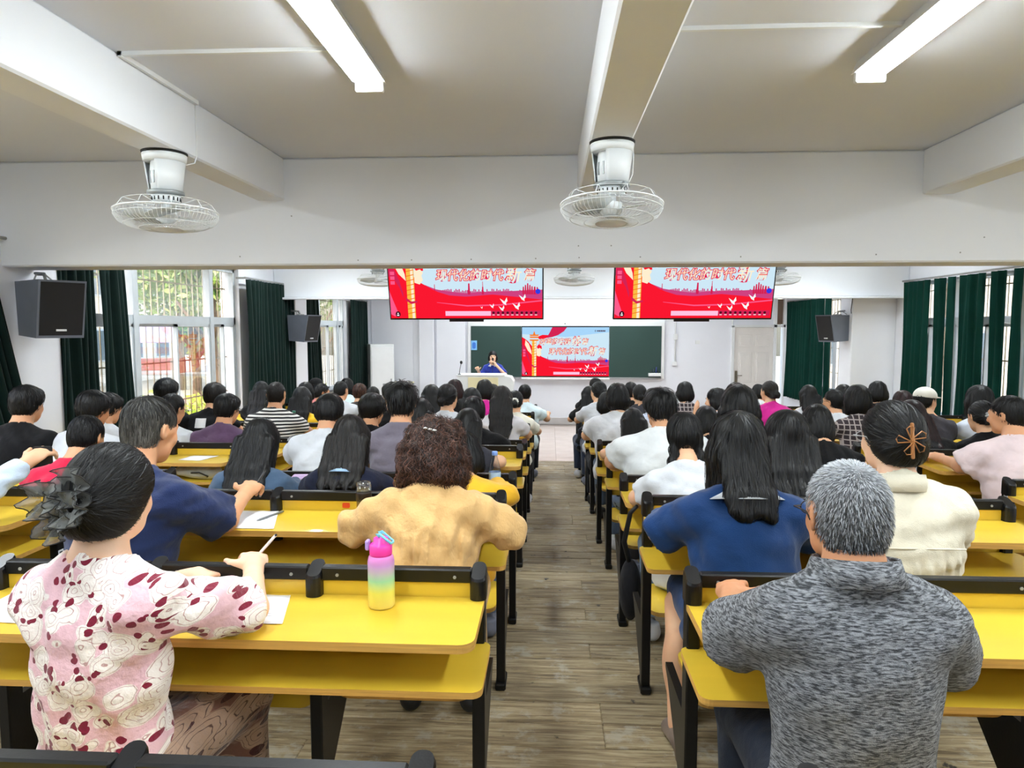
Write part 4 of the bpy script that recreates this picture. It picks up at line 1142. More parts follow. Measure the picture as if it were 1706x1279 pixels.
def add_hair(root, H, s, style, hk, near, ln=.22, vol=1.0, seed=0, hh=.012, stand=0.0, name='hair', tail=None):
    prims, cutf, flow, wave = hair_shape(style, ln, vol, H[:3, :3].T @ np.array((0, 0, -1.0)), tail)
    def locks(D, x, y, z):
        if style in ('long', 'bob', 'pony', 'braids'):
            lo_ = np.clip((.07 - z) / .06, 0, 1)
            D = D + (lo_ * (.0020 * np.sin(230 * x + 2.5 * np.sin(17 * z + seed)) + .0012 * np.sin(410 * x + 60 * y + 2 * np.sin(26 * z)))).astype(np.float32)
        elif style in ('mop', 'short'):
            D = D + (.0022 * np.sin(150 * x + 60 * y + 3 * np.sin(40 * z + seed)) * np.sin(95 * y + 70 * z + seed)).astype(np.float32)
        return cutf(D, x, y, z) if cutf is not None else D
    V, F = nets(*field(prims, hh, locks))
    if len(V) == 0: return None
    R = np.random.default_rng(seed)
    n, length, width, K_ = {0: (240, .07, .006, 4), 1: (700, .085, .0035, 5), 2: (2200, .10, .002, 6), 3: (5200, .11, .0013, 7)}[near]
    if style in ('buzz',): length = .011; n = int(n * 2.4); K_ = 3
    elif style in ('short', 'mop', 'bowl', 'crop'): length = .045; n = int(n * 1.2)
    if style == 'curly': length = .12; K_ = 14; n = int(n * 1.1)
    # vertex normals by finite differences of the field
    def grad(P, e=.003):
        g = np.stack([field_pts(prims, P + d) - field_pts(prims, P - d) for d in (np.array((e, 0, 0)), np.array((0, e, 0)), np.array((0, 0, e)))], 1)
        return g / (np.linalg.norm(g, axis=1)[:, None] + 1e-9)
    p = V[R.integers(0, len(V), n)] + R.normal(0, hh * .35, (n, 3))
    off = R.uniform(.0005, .004, n) if style != 'curly' else R.uniform(.001, .012, n)
    g = grad(p); p = p - g * (field_pts(prims, p) - off)[:, None]
    ok = np.abs(field_pts(prims, p) - off) < .01
    if cutf is not None:
        cd = cutf(np.full(len(p), -1.0), p[:, 0], p[:, 1], p[:, 2]); ok &= cd < .002
    p = p[ok]; off = off[ok]; n = len(p)
    L = length * R.uniform(.5, 1.15, n); step = L / K_
    sh = np.clip(R.normal(.35, .34, n), 0, 1)
    if hk == 'grey': sh = np.clip(.30 + .55 * (p[:, 2] - .0) / .11 + R.normal(0, .33, n), 0.02, 1)
    if hk == 'salt': sh = np.clip(.45 - .5 * (p[:, 2] + .0) / .10 + R.normal(0, .25, n), 0.02, 1)
    jit = R.normal(0, .16 if style != 'curly' else .35, (n, 3)); ph = R.uniform(0, 2 * PI, n)
    A = []; Nn = []
    for j in range(K_ + 1):
        g = grad(p); A.append(p.copy()); Nn.append(g)
        t = flow(p) + jit + (g * stand)
        t = t - g * np.sum(t * g, 1)[:, None] * (1 - stand)
        t /= np.linalg.norm(t, axis=1)[:, None] + 1e-9
        if wave: t = t + np.cross(t, g) * (1.1 * np.sin(ph + j * 1.05))[:, None] + g * (.5 * np.cos(ph + j * 1.3))[:, None]
        p = p + t * step[:, None]
        tgt = off + stand * step * (j + 1)
        if wave: tgt = off + .006 * np.sin(ph * 2 + j * .9)
        p = p - grad(p) * np.clip(field_pts(prims, p) - tgt, -.02, .02)[:, None]
    A = np.stack(A, 1); Nn = np.stack(Nn, 1)
    T = np.gradient(A, axis=1); T /= np.linalg.norm(T, axis=2)[:, :, None] + 1e-9
    S = np.cross(T, Nn); S /= np.linalg.norm(S, axis=2)[:, :, None] + 1e-9
    S = S + Nn * R.normal(0, .35, n)[:, None, None]
    wprof = np.interp(np.arange(K_ + 1) / K_, [0, .6, 1], [.9, 1, .15]) * width / 2
    a = A - S * wprof[None, :, None]; b = A + S * wprof[None, :, None]
    RV = np.stack([a, b], 2).reshape(-1, 3)
    base = (np.arange(n) * (K_ + 1) * 2)[:, None] + (np.arange(K_) * 2)[None, :]
    RF = np.stack([base, base + 1, base + 3, base + 2], 2).reshape(-1, 4)
    shade = np.concatenate([np.full(len(V), .10) if hk not in ('grey', 'salt') else np.clip(.25 + (1.3 if hk == 'grey' else -1.5) * V[:, 2], .03, .5), np.repeat(sh, (K_ + 1) * 2)])
    AV = np.concatenate([V, RV]); AF = np.concatenate([F, RF + len(V)])
    AV = (AV * s) @ H[:3, :3].T + H[:3, 3]
    me = np_mesh(name, AV, AF, hair_mat(hk), shade)
    return link(name, me, root)

LEGM = {}
def legs_mesh(kind, mat_):
    key = (kind, mat_.name)
    if key in LEGM: return LEGM[key]
    P = [ell((0, .02, .50), (.175, .15, .10), .05)]
    for sx in (-1, 1):
        P += [cone((sx * .085, .02, .49), (sx * .12, .42, .50), .085, .066, .05)]
        if kind != 'skirt': P += [cone((sx * .12, .42, .50), (sx * .12, .40, .12), .064, .05, .03, True)]
        else: P += [cone((sx * .10, .40, .49), (sx * .10, .38, .22), .075, .085, .06, True)]
    if kind == 'skirt': P += [ell((0, .25, .47), (.17, .24, .08), .05)]
    LEGM[key] = sdf_mesh('trousers' if kind != 'skirt' else 'skirt', P, .014, mat_)
    return LEGM[key]
def shoe_mesh(mat_, key):
    if key in LEGM: return LEGM[key]
    P = [cone((0, -.05, .045), (0, .13, .035), .042, .036, .02), ell((0, .12, .03), (.045, .06, .035), .02), cone((0, -.04, .06), (0, -.04, .10), .042, .04, .02, True)]
    def post(D, x, y, z): return np.maximum(D, -z)
    LEGM[key] = sdf_mesh('shoe', P, .010, mat_, post)
    return LEGM[key]

def hand_prims(w, d, nrm, side, curl=.5, spread=1.0, grip=False):
    """palm, four fingers and a thumb; d: finger direction, nrm: palm-side direction, side: towards the thumb"""
    d = unit(d); nrm = unit(np.asarray(nrm) - d * np.dot(nrm, d)); sd = np.cross(d, nrm)
    sd = sd * (1 if np.dot(sd, side) > 0 else -1)
    M = np.stack([sd, d, nrm])
    P = [ell(w + d * .052, (.041, .05, .016), .012, M), cone(w - d * .01, w + d * .03, .025, .028, .015)]
    ln = (.068, .076, .072, .056)
    for i in range(4):
        b = w + d * (.088 - .006 * abs(i - 1.2)) + sd * (.030 - .020 * i)
        a1 = curl * .9; a2 = curl * 2.0; a3 = curl * 2.9
        dd = unit(d + sd * (.10 * spread * (1.2 - i)))
        v1 = dd * math.cos(a1) + nrm * math.sin(a1); v2 = dd * math.cos(a2) + nrm * math.sin(a2); v3 = dd * math.cos(a3) + nrm * math.sin(a3)
        p1 = b + v1 * ln[i] * .48; p2 = p1 + v2 * ln[i] * .32; p3 = p2 + v3 * ln[i] * .24
        P += [cone(b, p1, .0100, .0092, .006), cone(p1, p2, .0092, .0084, .003), cone(p2, p3, .0084, .0072, .003)]
    tb = w + d * .028 + sd * .030; t1 = tb + unit(sd * .9 + d * .75 + nrm * .35) * .042; t2 = t1 + unit(sd * (.15 if grip else .45) + d * 1.0 + nrm * (.55 if grip else .25)) * .034
    P += [cone(tb, t1, .0135, .0108, .010), cone(t1, t2, .0106, .0085, .004)]
    return P

RES = {1: (.0065, .0045, .005, 3), 2: (.0075, .0055, .006, 2), 3: (.011, .008, .008, 2), 4: (.013, .009, .009, 1), 5: (.015, .011, .011, 1)}
PEOPLE = []
HS = .93      # head size against the body
def person(label, row, X, shirt, hair='short', hk='black', lean=12, s=1.0, w=1.0, yaw=0, pitch=6, roll=0, sleeve=.55, longs=False, ln=.22, vol=1.0, skin=0, arms=None, rz=0.0,
           dy=0.0, legs='trousers', legm=None, blk=None, loc=None, loose=.0, stand=0.0, neck=.074, fem=True, curl=.5, fine_hands=False, shoes=None, hairless_strands=False, wrinkle=1.0, hands=True, nk=None, gather=None, nl=0.0):
    hB, hH, hR, near = RES[min(5, row)] if row else RES[4]
    base = loc if loc else (X * (YP(row) - .41 + dy) / (YP(row) - .5), YP(row) - .56 + dy, FL(row))
    root = empty('person', label, 'person', base, rz)
    L = math.radians(lean); sp = np.array((0, math.sin(L), math.cos(L))); fw = np.array((0, math.cos(L), -math.sin(L)))
    Mb = np.array([[1, 0, 0], fw, sp])
    hip = np.array((0, 0, .505)); T = .458 * s
    def P(u, f=0, x=0): return hip + sp * (u * s) + fw * (f * s) + np.array((x * s, 0, 0))
    Nk = P(.458)
    sw = (.165 if not fem else .150) * w
    hc = Nk + np.array((0, .030 + .10 * math.sin(math.radians(pitch)) + .10 * math.sin(L), .172 + nl - .03 * math.sin(math.radians(pitch)))) * s
    hc[0] += .05 * math.sin(math.radians(roll))
    H = head_matrix(hc, yaw, pitch, roll)
    tor = [ell(P(.0, .015), (.17 * w * s, .125 * w * s, .12), .05, Mb), ell(P(.16, .01), ((.145 if not fem else .13) * w * s, .102 * w * s, .15), .06, Mb), ell(P(.298, .0), ((.158 if not fem else .142) * w * s, .108 * w * s, .16), .06, Mb),
           cone(P(.388, -.012, -sw * .72), P(.388, -.012, sw * .72), .062 * s, .062 * s, .05)]
    trap = [cone(Nk + np.array((sx * .012, -.005, .034)) * s, P(.400, -.012, sx * sw * .9), .040 * s, .050 * s, .04) for sx in (-1, 1)]
    jr = random.Random(int(X * 1000) + row * 77)
    A = {}
    for sx, key in ((-1, 'L'), (1, 'R')):
        sh = P(.396, -.008, sx * sw)
        if arms and key in arms: e, hnd = [np.array(q, float) for q in arms[key]]
        else:
            e = np.array((sx * (sw + .075), .235 + jr.uniform(-.03, .03), .775)); hnd = np.array((sx * jr.uniform(.05, .13), .43 + jr.uniform(-.02, .04), .79))
        if e[2] < .80: e[2] += .014
        if hnd[2] < .82: hnd[2] += .010
        A[key] = (sh, e, hnd, sx)
    ra = .046 * s * (1.0 if fem else 1.12) * (.5 + .5 * w); rf = .036 * s * (1.0 if fem else 1.1)
    body = list(tor) + trap
    hand_list = []
    for key, (sh, e, hd, sx) in A.items():
        wr = e + (hd - e) * .80; dd = unit(hd - e)
        body += [cone(sh, e, ra, ra * .84, .03), cone(e, wr, rf * 1.05, .024 * s, .02)]
        nrm = np.array((-sx * .25, .1, -1.0)); side = np.array((-sx, .2, .3))
        hp = hand_prims(wr, dd, nrm, side, curl)
        if fine_hands: hand_list.append([cone(wr - dd * .07, wr, .030 * s, .024 * s, .01)] + hp)
        elif hands: body += hp[:2]
    nkp = [cone(Nk + np.array((0, -.005, .0)), hc + H[:3, :3] @ np.array((0, -.022, -.05)) * s, .058 * s * (1 if fem else 1.08), .052 * s * (1 if fem else 1.08), .03)]
    V, F = nets(*field(body + nkp, hB))
    hV, hF = nets(*field(xf_prims(head_prims(), H, s * HS) + [cone(Nk + np.array((0, 0, .02)), hc + H[:3, :3] @ np.array((0, -.022, -.05)) * s, .055 * s, .053 * s, .03)], hH))
    AV = [V, hV]; AF = [F, hF + len(V)]
    for hp in hand_list:
        q, f = nets(*field(hp, .0036)); AF.append(f + sum(len(a) for a in AV)); AV.append(q)
    link('body', np_mesh('body', np.concatenate(AV), np.concatenate(AF), skin_mat(skin)), root)
    # shirt: looser copy of torso and upper arms, cut at neck, sleeve ends and hem
    o = .013 + loose
    sh_p = []
    for p in tor:
        if p[0] == 'e': sh_p.append(('e', p[1] + np.array((0, -.002, 0)), p[2] + np.array((o * 1.2, o, .01)), p[3], p[4] + .01))
        else: sh_p.append(cone(p[1], p[2], p[3] + o * .6, p[4] + o * .6, p[5]))
    for p in trap: sh_p.append(cone(p[1], p[2], p[3] + .010, p[4] + o * .6, p[5]))
    sh_p.append(cone(P(.376, -.006), Nk + np.array((0, -.006, -.004)) * s, .076 * s, .068 * s * (1 if fem else 1.08), .03))
    for key, (sh, e, hd, sx) in A.items():
        wr = e + (hd - e) * .80
        if longs or sleeve > 1:
            q = 1.0 if longs else sleeve - 1
            sh_p += [cone(sh, e, ra + o + .004, ra * .84 + o, .03), cone(e, e + (wr - e) * q * .96, rf + o, .024 * s + o + .006, .02, True)]
        else:
            sh_p.append(cone(sh, sh + (e - sh) * sleeve, ra + o * .8, ra + o + .012, .035, True))
    nc = (Nk + np.array((0, .034, .070)) * s) if nk is None else Nk + np.array(nk)
    rr = np.random.default_rng(abs(int(X * 977)) + row)
    wv = [(rr.normal(0, 1, 3), rr.uniform(0, 6.28)) for _ in range(5)]
    def post(D, x, y, z):
        fl = 0
        for i, (dv, ph) in enumerate(wv):
            dv = dv / np.linalg.norm(dv); f = 30 + 14 * i
            fl = fl + np.sin(f * (dv[0] * x + dv[1] * y + dv[2] * z * 1.4) + ph + 1.5 * np.sin(11 * x + ph) + 1.2 * np.sin(9 * z + i))
        D = D + (fl * (.0019 * wrinkle)).astype(np.float32)
        if gather: D = D + ((np.abs(x) < .165) * np.clip((gather - z) / .02, 0, 1) * np.clip(1 - (gather - z) / .22, .25, 1) * (.0062 * np.sin(165 * x + 2.2 * np.sin(9 * z)) + .0030 * np.sin(290 * x + 3 * np.sin(7 * z)))).astype(np.float32)
        D = np.maximum(D, -(np.sqrt((x - nc[0]) ** 2 + (y - nc[1]) ** 2 + ((z - nc[2]) * .9) ** 2) - neck * s))
        return np.maximum(D, (hip[2] - .065) - z)
    link('shirt', sdf_mesh('shirt', sh_p, hB, shirt, post), root)
    ho = None
    tail = None
    if hair == 'long' or (hair == 'bob' and ln > .30) or (hair == 'pony' and ln > .15):
        def inv(q): return (H[:3, :3].T @ (q - hc)) / (s * HS)
        tail = []; wd = (.088 if hair == 'long' else (.055 if hair == 'bob' else .018)) * vol
        nkb = Nk + np.array((0, -.055 if hair != 'bob' else -.095, .05)) * s
        u1 = .445 - max(.03, (ln - .10) * .62) if hair != 'bob' else .40
        for x in np.linspace(-wd, wd, 6 if hair != 'pony' else 2):
            a = hc + np.array((x * .9, 0, 0)) + H[:3, :3] @ np.array((0, -.085, -.02)) * s
            b = nkb + np.array((x, -.018, -.02)); m_ = P(.376 if hair != 'bob' else .402 + .012 * math.sin(x * 70), -.098 if hair != 'bob' else -.135, x); c = P(u1, -.118 - .018 * w, x * .8)
            tail.append(cone(inv(a), inv(b), .028, .022, .025)); tail.append(cone(inv(b), inv(m_), .022, .018, .025))
            if u1 < .36: tail.append(cone(inv(m_), inv(c + np.array((0, 0, .02 * math.sin(x * 90)))), .018, .009, .025))
    if hair: ho = add_hair(root, H, s * HS, hair, hk, near, ln, vol, seed=abs(int(X * 531)) + row, hh=hR, stand=stand, tail=tail)
    if legs:
        lm = legm or M_TROU[(row + int(abs(X) * 10)) % len(M_TROU)]
        link(legs if legs == 'skirt' else 'trousers', legs_mesh(legs, lm), root)
        sm = shoes or M_SHOE[(row + int(abs(X) * 7)) % 3]
        for sx in (-1, 1): link('shoe', shoe_mesh(sm, 'shoe' + sm.name), root, (sx * .12, .40, 0))
    PEOPLE.append((row, X, root))
    return {'root': root, 'H': H, 'hc': hc, 'A': A, 'N': Nk, 'P': P, 's': s * HS, 'bs': s, 'hair': ho}
M_TROU = [fab(28, 30, 36), fab(52, 62, 84), fab(40, 38, 40), fab(96, 112, 136)]
M_SHOE = [mat('sneaker_white', srgb(216, 218, 224), .6), mat('shoe_black', srgb(24, 24, 26), .5), mat('sneaker_grey', srgb(120, 124, 140), .6)]

def collar_band(p, m, r=.062, h=.035, fold=.045, ry=1.08, name='collar', open_front=.35, th=.004, flare=.016, dz=0.0, tilt=.25):
    """turned-down collar round the neck, open at the front"""
    N_ = p['N'] + np.array((0, .004, .012 + dz)); s = p['bs']; n = 30; prof = [(r, 0), (r + .002, h), (r + .006, h + .003), (r + flare + .004, h - fold), (r + flare, h - fold - .001), (r + .003, h - .004)]
    V = []
    for i in range(n + 1):
        a = PI / 2 + open_front + (2 * PI - 2 * open_front) * i / n
        for (q, z) in prof:
            V.append((N_[0] + s * q * math.cos(a), N_[1] + s * q * ry * math.sin(a), N_[2] + s * (z - tilt * q * math.sin(a) * 1.0)))
    k = len(prof)
    F = [(i * k + j, i * k + (j + 1) % k, (i + 1) * k + (j + 1) % k, (i + 1) * k + j) for i in range(n) for j in range(k)]
    F += [tuple(range(k)), tuple(reversed(range(n * k, n * k + k)))]
    mb = MB(); mb.add(V, F, 0, True)
    return mb.build(name, m, p['root'])
def glasses(p, col=(20, 20, 22), name='glasses'):
    H = p['H']; s = p['s']; mb = MB()
    for sx in (-1, 1):
        pts = [(sx * .033 + .022 * math.cos(a), .118, .002 + .017 * math.sin(a)) for a in [2 * PI * i / 14 for i in range(15)]]
        mb.tube(pts, .0016, 5, cap=False)
        mb.tube([(sx * .055, .117, .006), (sx * .082, .09, .008), (sx * .091, .0, .006), (sx * .091, -.02, -.010)], .0020, 5)
    mb.tube([(-.011, .119, .005), (.011, .119, .005)], .0018, 5)
    mb.v = [tuple((H[:3, :3] @ (np.array(q) * s)) + H[:3, 3]) for q in mb.v]
    return mb.build(name, mat('spectacle_frame_%d' % col[0], srgb(*col), .35), p['root'])
def eyes(p):
    H = p['H']; s = p['s']
    for sx in (-1, 1):
        mb = MB().lathe([(.001, .008), (.006, .006), (.0085, 0), (.006, -.006), (.001, -.008)], n=12, mis=[1, 0, 0, 0]); M4 = Matrix(H.tolist()) @ Matrix.Translation((sx * .031 * s, .088 * s, .004 * s)) @ Matrix.Rotation(-PI / 2, 4, 'X')
        mb.xform(M4); mb.build('eye', [mat('eye_white', srgb(236, 232, 226), .3), mat('iris_dark', srgb(26, 18, 14), .3)], p['root'])
        b = MB().tube([(sx * .018, .100, .024), (sx * .034, .099, .028), (sx * .048, .090, .024)], [.0022, .0030, .0014], 6); b.v = [tuple((H[:3, :3] @ (np.array(q) * s)) + H[:3, 3]) for q in b.v]
        b.build('eyebrow', mat('brow', srgb(24, 20, 18), .8), p['root'])
    b = MB().tube([(-.022, .098, -.061), (-.008, .1025, -.064), (.008, .1025, -.064), (.022, .098, -.061)], [.001, .0035, .0035, .001], 6); b.v = [tuple((H[:3, :3] @ (np.array(q) * s)) + H[:3, 3]) for q in b.v]
    b.build('lips', mat('lip', srgb(186, 96, 88), .5), p['root'])
# ------------------------------------------------------------------ who sits where
M_WH = fab(206, 210, 216); M_BK = fab(13, 13, 16); M_OFF = fab(226, 222, 208); M_GRY = fab(112, 106, 118)
M_FLOR = floral('floral_print', srgb(226, 184, 192), srgb(240, 231, 224), srgb(122, 22, 48), srgb(186, 146, 142), 21)
M_FLOR2 = floral('floral_skirt', srgb(120, 84, 72), srgb(168, 140, 120), srgb(66, 30, 30), srgb(84, 60, 52), 17)
M_NAVY = fab(28, 42, 82, fold=.5); M_TAN = cloth('tan_crinkle_cotton', srgb(212, 172, 114), fold=.35, fscale=14, bump=.3, bscale=160, stretch=(1, 1, .45))
M_BLUE = fab(15, 52, 100, fold=.3); M_CREAMB = cloth('cream_blouse', srgb(220, 213, 192), fold=.3, fscale=11)
M_MEL = melange('grey_melange', srgb(58, 60, 64), srgb(150, 153, 158))
M_STRIPE = striped('black_white_stripes', srgb(232, 230, 226), srgb(22, 22, 26), 36, 2, .05)
M_PLAID = striped('dark_plaid', srgb(60, 52, 56), srgb(176, 166, 164), 24, 2, .78, (0, 24, .78))
SPEC = []
def S(*a, **k): SPEC.append((a, k))
# outer left block
S('person off the left edge in pale blue sleeves holding up a dark phone', 2, -2.42, fab(206, 222, 240), hair='short', fem=False, longs=True, arms={'R': ((.26, .22, .82), (.36, .52, .99)), 'L': ((-.25, .24, .80), (-.05, .44, .82))}, fine_hands=True, curl=.6)
S('boy in a crimson and black shirt bent over the left desks', 3, -2.39, fab(206, 24, 66), hair='short', fem=False, lean=31, pitch=22, yaw=2, w=.95, s=.98, skin=1)
S('man with dark hair in a black tee at the left edge', 4, -3.29, M_BK, hair='mop', fem=False, w=1.2, s=1.03, yaw=6, pitch=10, skin=1, lean=14)
S('curly-haired boy in a white tee behind the crimson shirt', 4, -2.9, M_WH, hair='mop', vol=1.03, fem=False, w=1.05, yaw=-8, pitch=18, lean=20, skin=2)
S('boy in white behind the curly-haired boy, left of the grey-templed man', 5, -3.36, M_WH, hair='mop', fem=False, yaw=-14, pitch=16, lean=14, skin=1)
S('boy in a white tee with glasses right beside the grey-templed man', 5, -2.87, M_WH, hair='short', fem=False, yaw=-12, pitch=18, lean=16, w=1.05, skin=1)
S('person in black with wind-swept hair in front of the barred window', 6, -3.4, M_BK, hair='mop', fem=False, vol=1.05, s=1.05, yaw=0, pitch=8, w=1.1)
S('person in a dark purple tee with glasses on the outer left block', 5, -2.44, fab(92, 68, 96), hair='mop', fem=False, yaw=-8, pitch=14, lean=16, w=1.12, skin=1)
S('person in a black shirt with a white square print on the back', 6, -3.0, M_BK, hair='mop', hk='blackbrown', fem=False, s=1.02, pitch=12, lean=20, vol=1.02)
S('man in a black and white striped tee', 6, -2.4, M_STRIPE, hair='buzz', hk='blackbrown', fem=False, w=1.12, s=1.03, yaw=2, pitch=4, skin=1)
S('woman in white with a floral hair claw beside the striped tee', 7, -2.86, M_WH, hair='bun', lean=28, pitch=18, s=.95)
S('girl with long loose grey-black hair by the green curtain', 8, -3.30, M_BK, hair='long', ln=.3, s=.98)
S('girl with long straight hair in a yellow top', 7, -2.50, fab(232, 186, 40), hair='long', ln=.30, pitch=8, vol=1.03)
S('person in a black cap and dusty pink tee', 10, -3.28, fab(206, 130, 132), hair='short', fem=False, yaw=-25)
S('girl with a dark round bob right of the pink tee', 8, -2.78, M_BK, hair='bob', ln=.12, s=.97)
S('man resting his cheek on his hand near the far left window', 9, -2.90, M_BK, hair='short', fem=False, yaw=-55, arms={'R': ((.2, .28, .78), (.12, .22, 1.05)), 'L': ((-.25, .25, .78), (-.05, .42, .79))}, skin=2)
S('boy with cropped hair in a plain white shirt in the eighth left row', 8, -2.38, M_WH, hair='buzz', fem=False, yaw=-12, pitch=12, w=1.1, skin=1)
S('person in a pale cyan shirt near the front left corner', 10, -2.84, fab(198, 226, 236), hair='bob', ln=.1)
S('person with brown hair in front of the dark corner curtain', 9, -2.41, fab(60, 56, 52), hair='mop', hk='brown')
S('girl with a hair clip low behind the pale cabinet', 8, -2.02, fab(70, 66, 64), hair='bun', hk='blackbrown', s=.92, lean=20)
# block left of the centre aisle
S('woman in a burgundy and white floral dress with a grey bow hair clip', 1, -0.9, M_FLOR, hair='twist', yaw=8, pitch=7, roll=4, lean=2, sleeve=.92, loose=.006, s=1.0, w=.88, rz=-.10, dy=.10, skin=3, legs='skirt', legm=M_FLOR2, fine_hands=True, curl=.75, neck=.088,
  arms={'R': ((.235, .25, .785), (.10, .50, .835)), 'L': ((-.22, .25, .78), (-.02, .46, .79))}, wrinkle=1.3)
S('stout man in a navy polo writing, grey at the temples', 2, -1.475, M_NAVY, hair='crop', hk='salt', fem=False, w=1.15, s=1.05, yaw=-3, pitch=15, lean=16, rz=-.20, skin=1, sleeve=.9, loose=.006, fine_hands=True, curl=.8,
  arms={'R': ((.25, .30, .78), (.20, .53, .86)), 'L': ((-.28, .26, .78), (-.02, .45, .79))})
S('woman in a tan cotton blouse with short curly brown hair', 2, -.41, M_TAN, hair='curly', hk='brown', w=1.04, lean=24, pitch=20, s=0.95, sleeve=1.55, loose=.018, skin=0, legs='skirt', legm=M_TAN, wrinkle=1.6, gather=.83, vol=1.1,
  arms={'R': ((.275, .18, .775), (.08, .42, .80)), 'L': ((-.275, .18, .775), (-.08, .42, .80))}, fine_hands=True)
S('girl with very long straight black hair beside the navy polo', 3, -1.44, fab(70, 92, 118), hair='long', ln=.34, lean=24, pitch=24, s=.94, longs=True, vol=1.0)
S('girl with long brown-black hair in a navy dress with a pale blue collar', 3, -.98, fab(22, 26, 46), hair='long', hk='blackbrown', ln=.27, lean=22, pitch=20, s=.96, yaw=4, vol=1.02)
S('person in a mustard yellow top slumped behind the tan blouse', 3, -.42, fab(226, 172, 40), hair='bob', ln=.2, lean=40, pitch=34, s=.92, longs=True, loose=.01, roll=-10)
S('boy in a plain white hooded tee on the left block', 4, -1.36, M_WH, hair='bowl', vol=.97, fem=False, w=1.05, pitch=16, lean=18, yaw=-8, loose=.008, s=.99, skin=1)
S('slim boy in a mauve-grey tee with spiky hair', 4, -.89, M_GRY, hair='mop', fem=False, s=1.07, w=.98, pitch=5, lean=10, vol=1.02, stand=.3, skin=1)
S('girl with loose dark hair bent low behind the curly brown hair', 4, -.52, fab(50, 50, 58), hair='long', ln=.25, lean=38, pitch=28, s=.93)
S('boy in black with puffy hair and glasses, a white print on his back', 5, -1.33, M_BK, hair='mop', vol=1.14, fem=False, yaw=-14, pitch=16, lean=18, skin=1)
S('girl with dark hair between the mauve tee and the white blouse', 5, -.96, fab(40, 40, 44), hair='long', ln=.2, s=.97, lean=20, pitch=14)
S('person with a short bowl cut in a wide black tee by the aisle', 5, -.57, M_BK, hair='bowl', vol=1.02, w=1.2, lean=22, pitch=16, skin=2, fem=False)
S('person in black with glasses half hidden behind spiky hair', 6, -1.37, M_BK, hair='mop', fem=False, s=1.02, yaw=40)
S('girl in a white blouse with a short low ponytail', 6, -.88, M_WH, hair='pony', ln=.10, yaw=-18, vol=1.05)
S('girl with very long straight dark brown hair in a white tee by the aisle', 6, -.41, fab(224, 222, 226), hair='long', hk='blackbrown', ln=.40, vol=.92, lean=10, s=.99)
S('girl with smooth long black hair in front of the pale wall panels', 7, -1.18, M_BK, hair='long', ln=.32, s=1.04)
S('girl with long black hair in a printed white top', 7, -.77, M_WH, hair='long', ln=.18, s=1.0, yaw=-20)
S('girl in a cream top with a low ponytail tied with lace by the aisle', 7, -.34, M_OFF, hair='pony', ln=.08, s=.97, pitch=12)
S('girl with purple-black hair left of the lectern', 8, -1.07, M_BK, hair='bob', ln=.18, hk='maroon', s=1.02)
S('person in a magenta top with a short bob in front of the lectern', 8, -.73, fab(206, 40, 148), hair='bob', ln=.06, s=1.02)
S('girl with a brown bob and a pale scrunchie before the lectern', 9, -0.72, fab(150, 120, 120), hair='bob', hk='blackbrown', ln=.10)
S('person in pale blue resting an arm on the desk end by the aisle', 9, -0.31, fab(214, 232, 240), hair='short', fem=False, arms={'R': ((.28, .2, .8), (.30, .50, .84)), 'L': ((-.25, .25, .78), (-.05, .42, .79))})
# block right of the centre aisle
S('man in a grey melange polo with cropped silver hair and glasses', 1, .585, M_MEL, hair='buzz', hk='grey', fem=False, w=.90, s=1.02, nl=-.024, dy=.05, nk=(0, .05, .085), yaw=3, pitch=8, lean=5, sleeve=.86, loose=.010, stand=.55, skin=2, neck=.07,
  arms={'L': ((-.215, .21, .77), (-.15, .44, .80)), 'R': ((.255, .17, .755), (.10, .42, .80))}, legm=fab(30, 36, 48), wrinkle=.8, fine_hands=True)
S('woman in a bright navy blue dress with a white collar and shoulder-length hair', 2, .635, M_BLUE, hair='bob', ln=0.32, vol=1.14, lean=14, pitch=14, yaw=-5, sleeve=.92, loose=.010, w=1.12, skin=0, legs='skirt', legm=M_BLUE,
  arms={'L': ((-.265, .19, .775), (-.10, .42, .80)), 'R': ((.26, .22, .775), (.08, .42, .80))}, s=0.97, fine_hands=True)
S('woman in a cream pleated blouse with glasses and a flower claw clip', 2, 1.115, M_CREAMB, hair='twist', yaw=9, pitch=6, lean=9, s=1.03, w=1.1, sleeve=.95, loose=.014, skin=3, wrinkle=1.3, gather=.80, fine_hands=True)
S('girl with two loose braids in a white tee', 3, 0.64, M_WH, hair='braids', lean=18, pitch=20, s=.99, loose=.006, legm=fab(128, 152, 182), shoes=M_SHOE[0])
S('girl with long straight black hair behind the silver-haired man', 3, 1.125, M_BK, hair='long', ln=.34, vol=1.18, lean=21, pitch=14, s=.99)
S('sturdy person in a white tee with tousled curly black hair', 4, 0.67, fab(222, 226, 228), hair='mop', vol=1.10, fem=False, w=1.28, s=1.03, yaw=10, pitch=16, lean=18, skin=1, stand=.25, loose=.01)
S('person with large smooth rounded black hair in the fourth right row', 4, 1.12, fab(60, 50, 70), hair='bob', vol=1.22, ln=.08, s=1.03, pitch=10)
S('girl with a black bob left of the cream blouse', 4, 1.64, M_BK, hair='bob', ln=.22, lean=32, pitch=22, s=.95, vol=1.05)
S('girl with long black hair bent low in front of the white tee', 5, .63, M_BK, hair='long', ln=.26, lean=34, pitch=24, s=.93)
S('girl with dark hair low between the rounded hair and the curly hair', 5, 1.17, M_BK, hair='bob', ln=.22, lean=30, pitch=20, s=.94)
S('person in a pale grey tee with thick black hair by the aisle', 6, .585, fab(216, 218, 222), hair='bob', vol=1.10, ln=.05, w=1.15, s=1.01, lean=14, fem=False, loose=.008)
S('person whose black crown rises behind the rounded hair', 6, 1.58, M_BK, hair='bob', ln=.1, s=1.03)
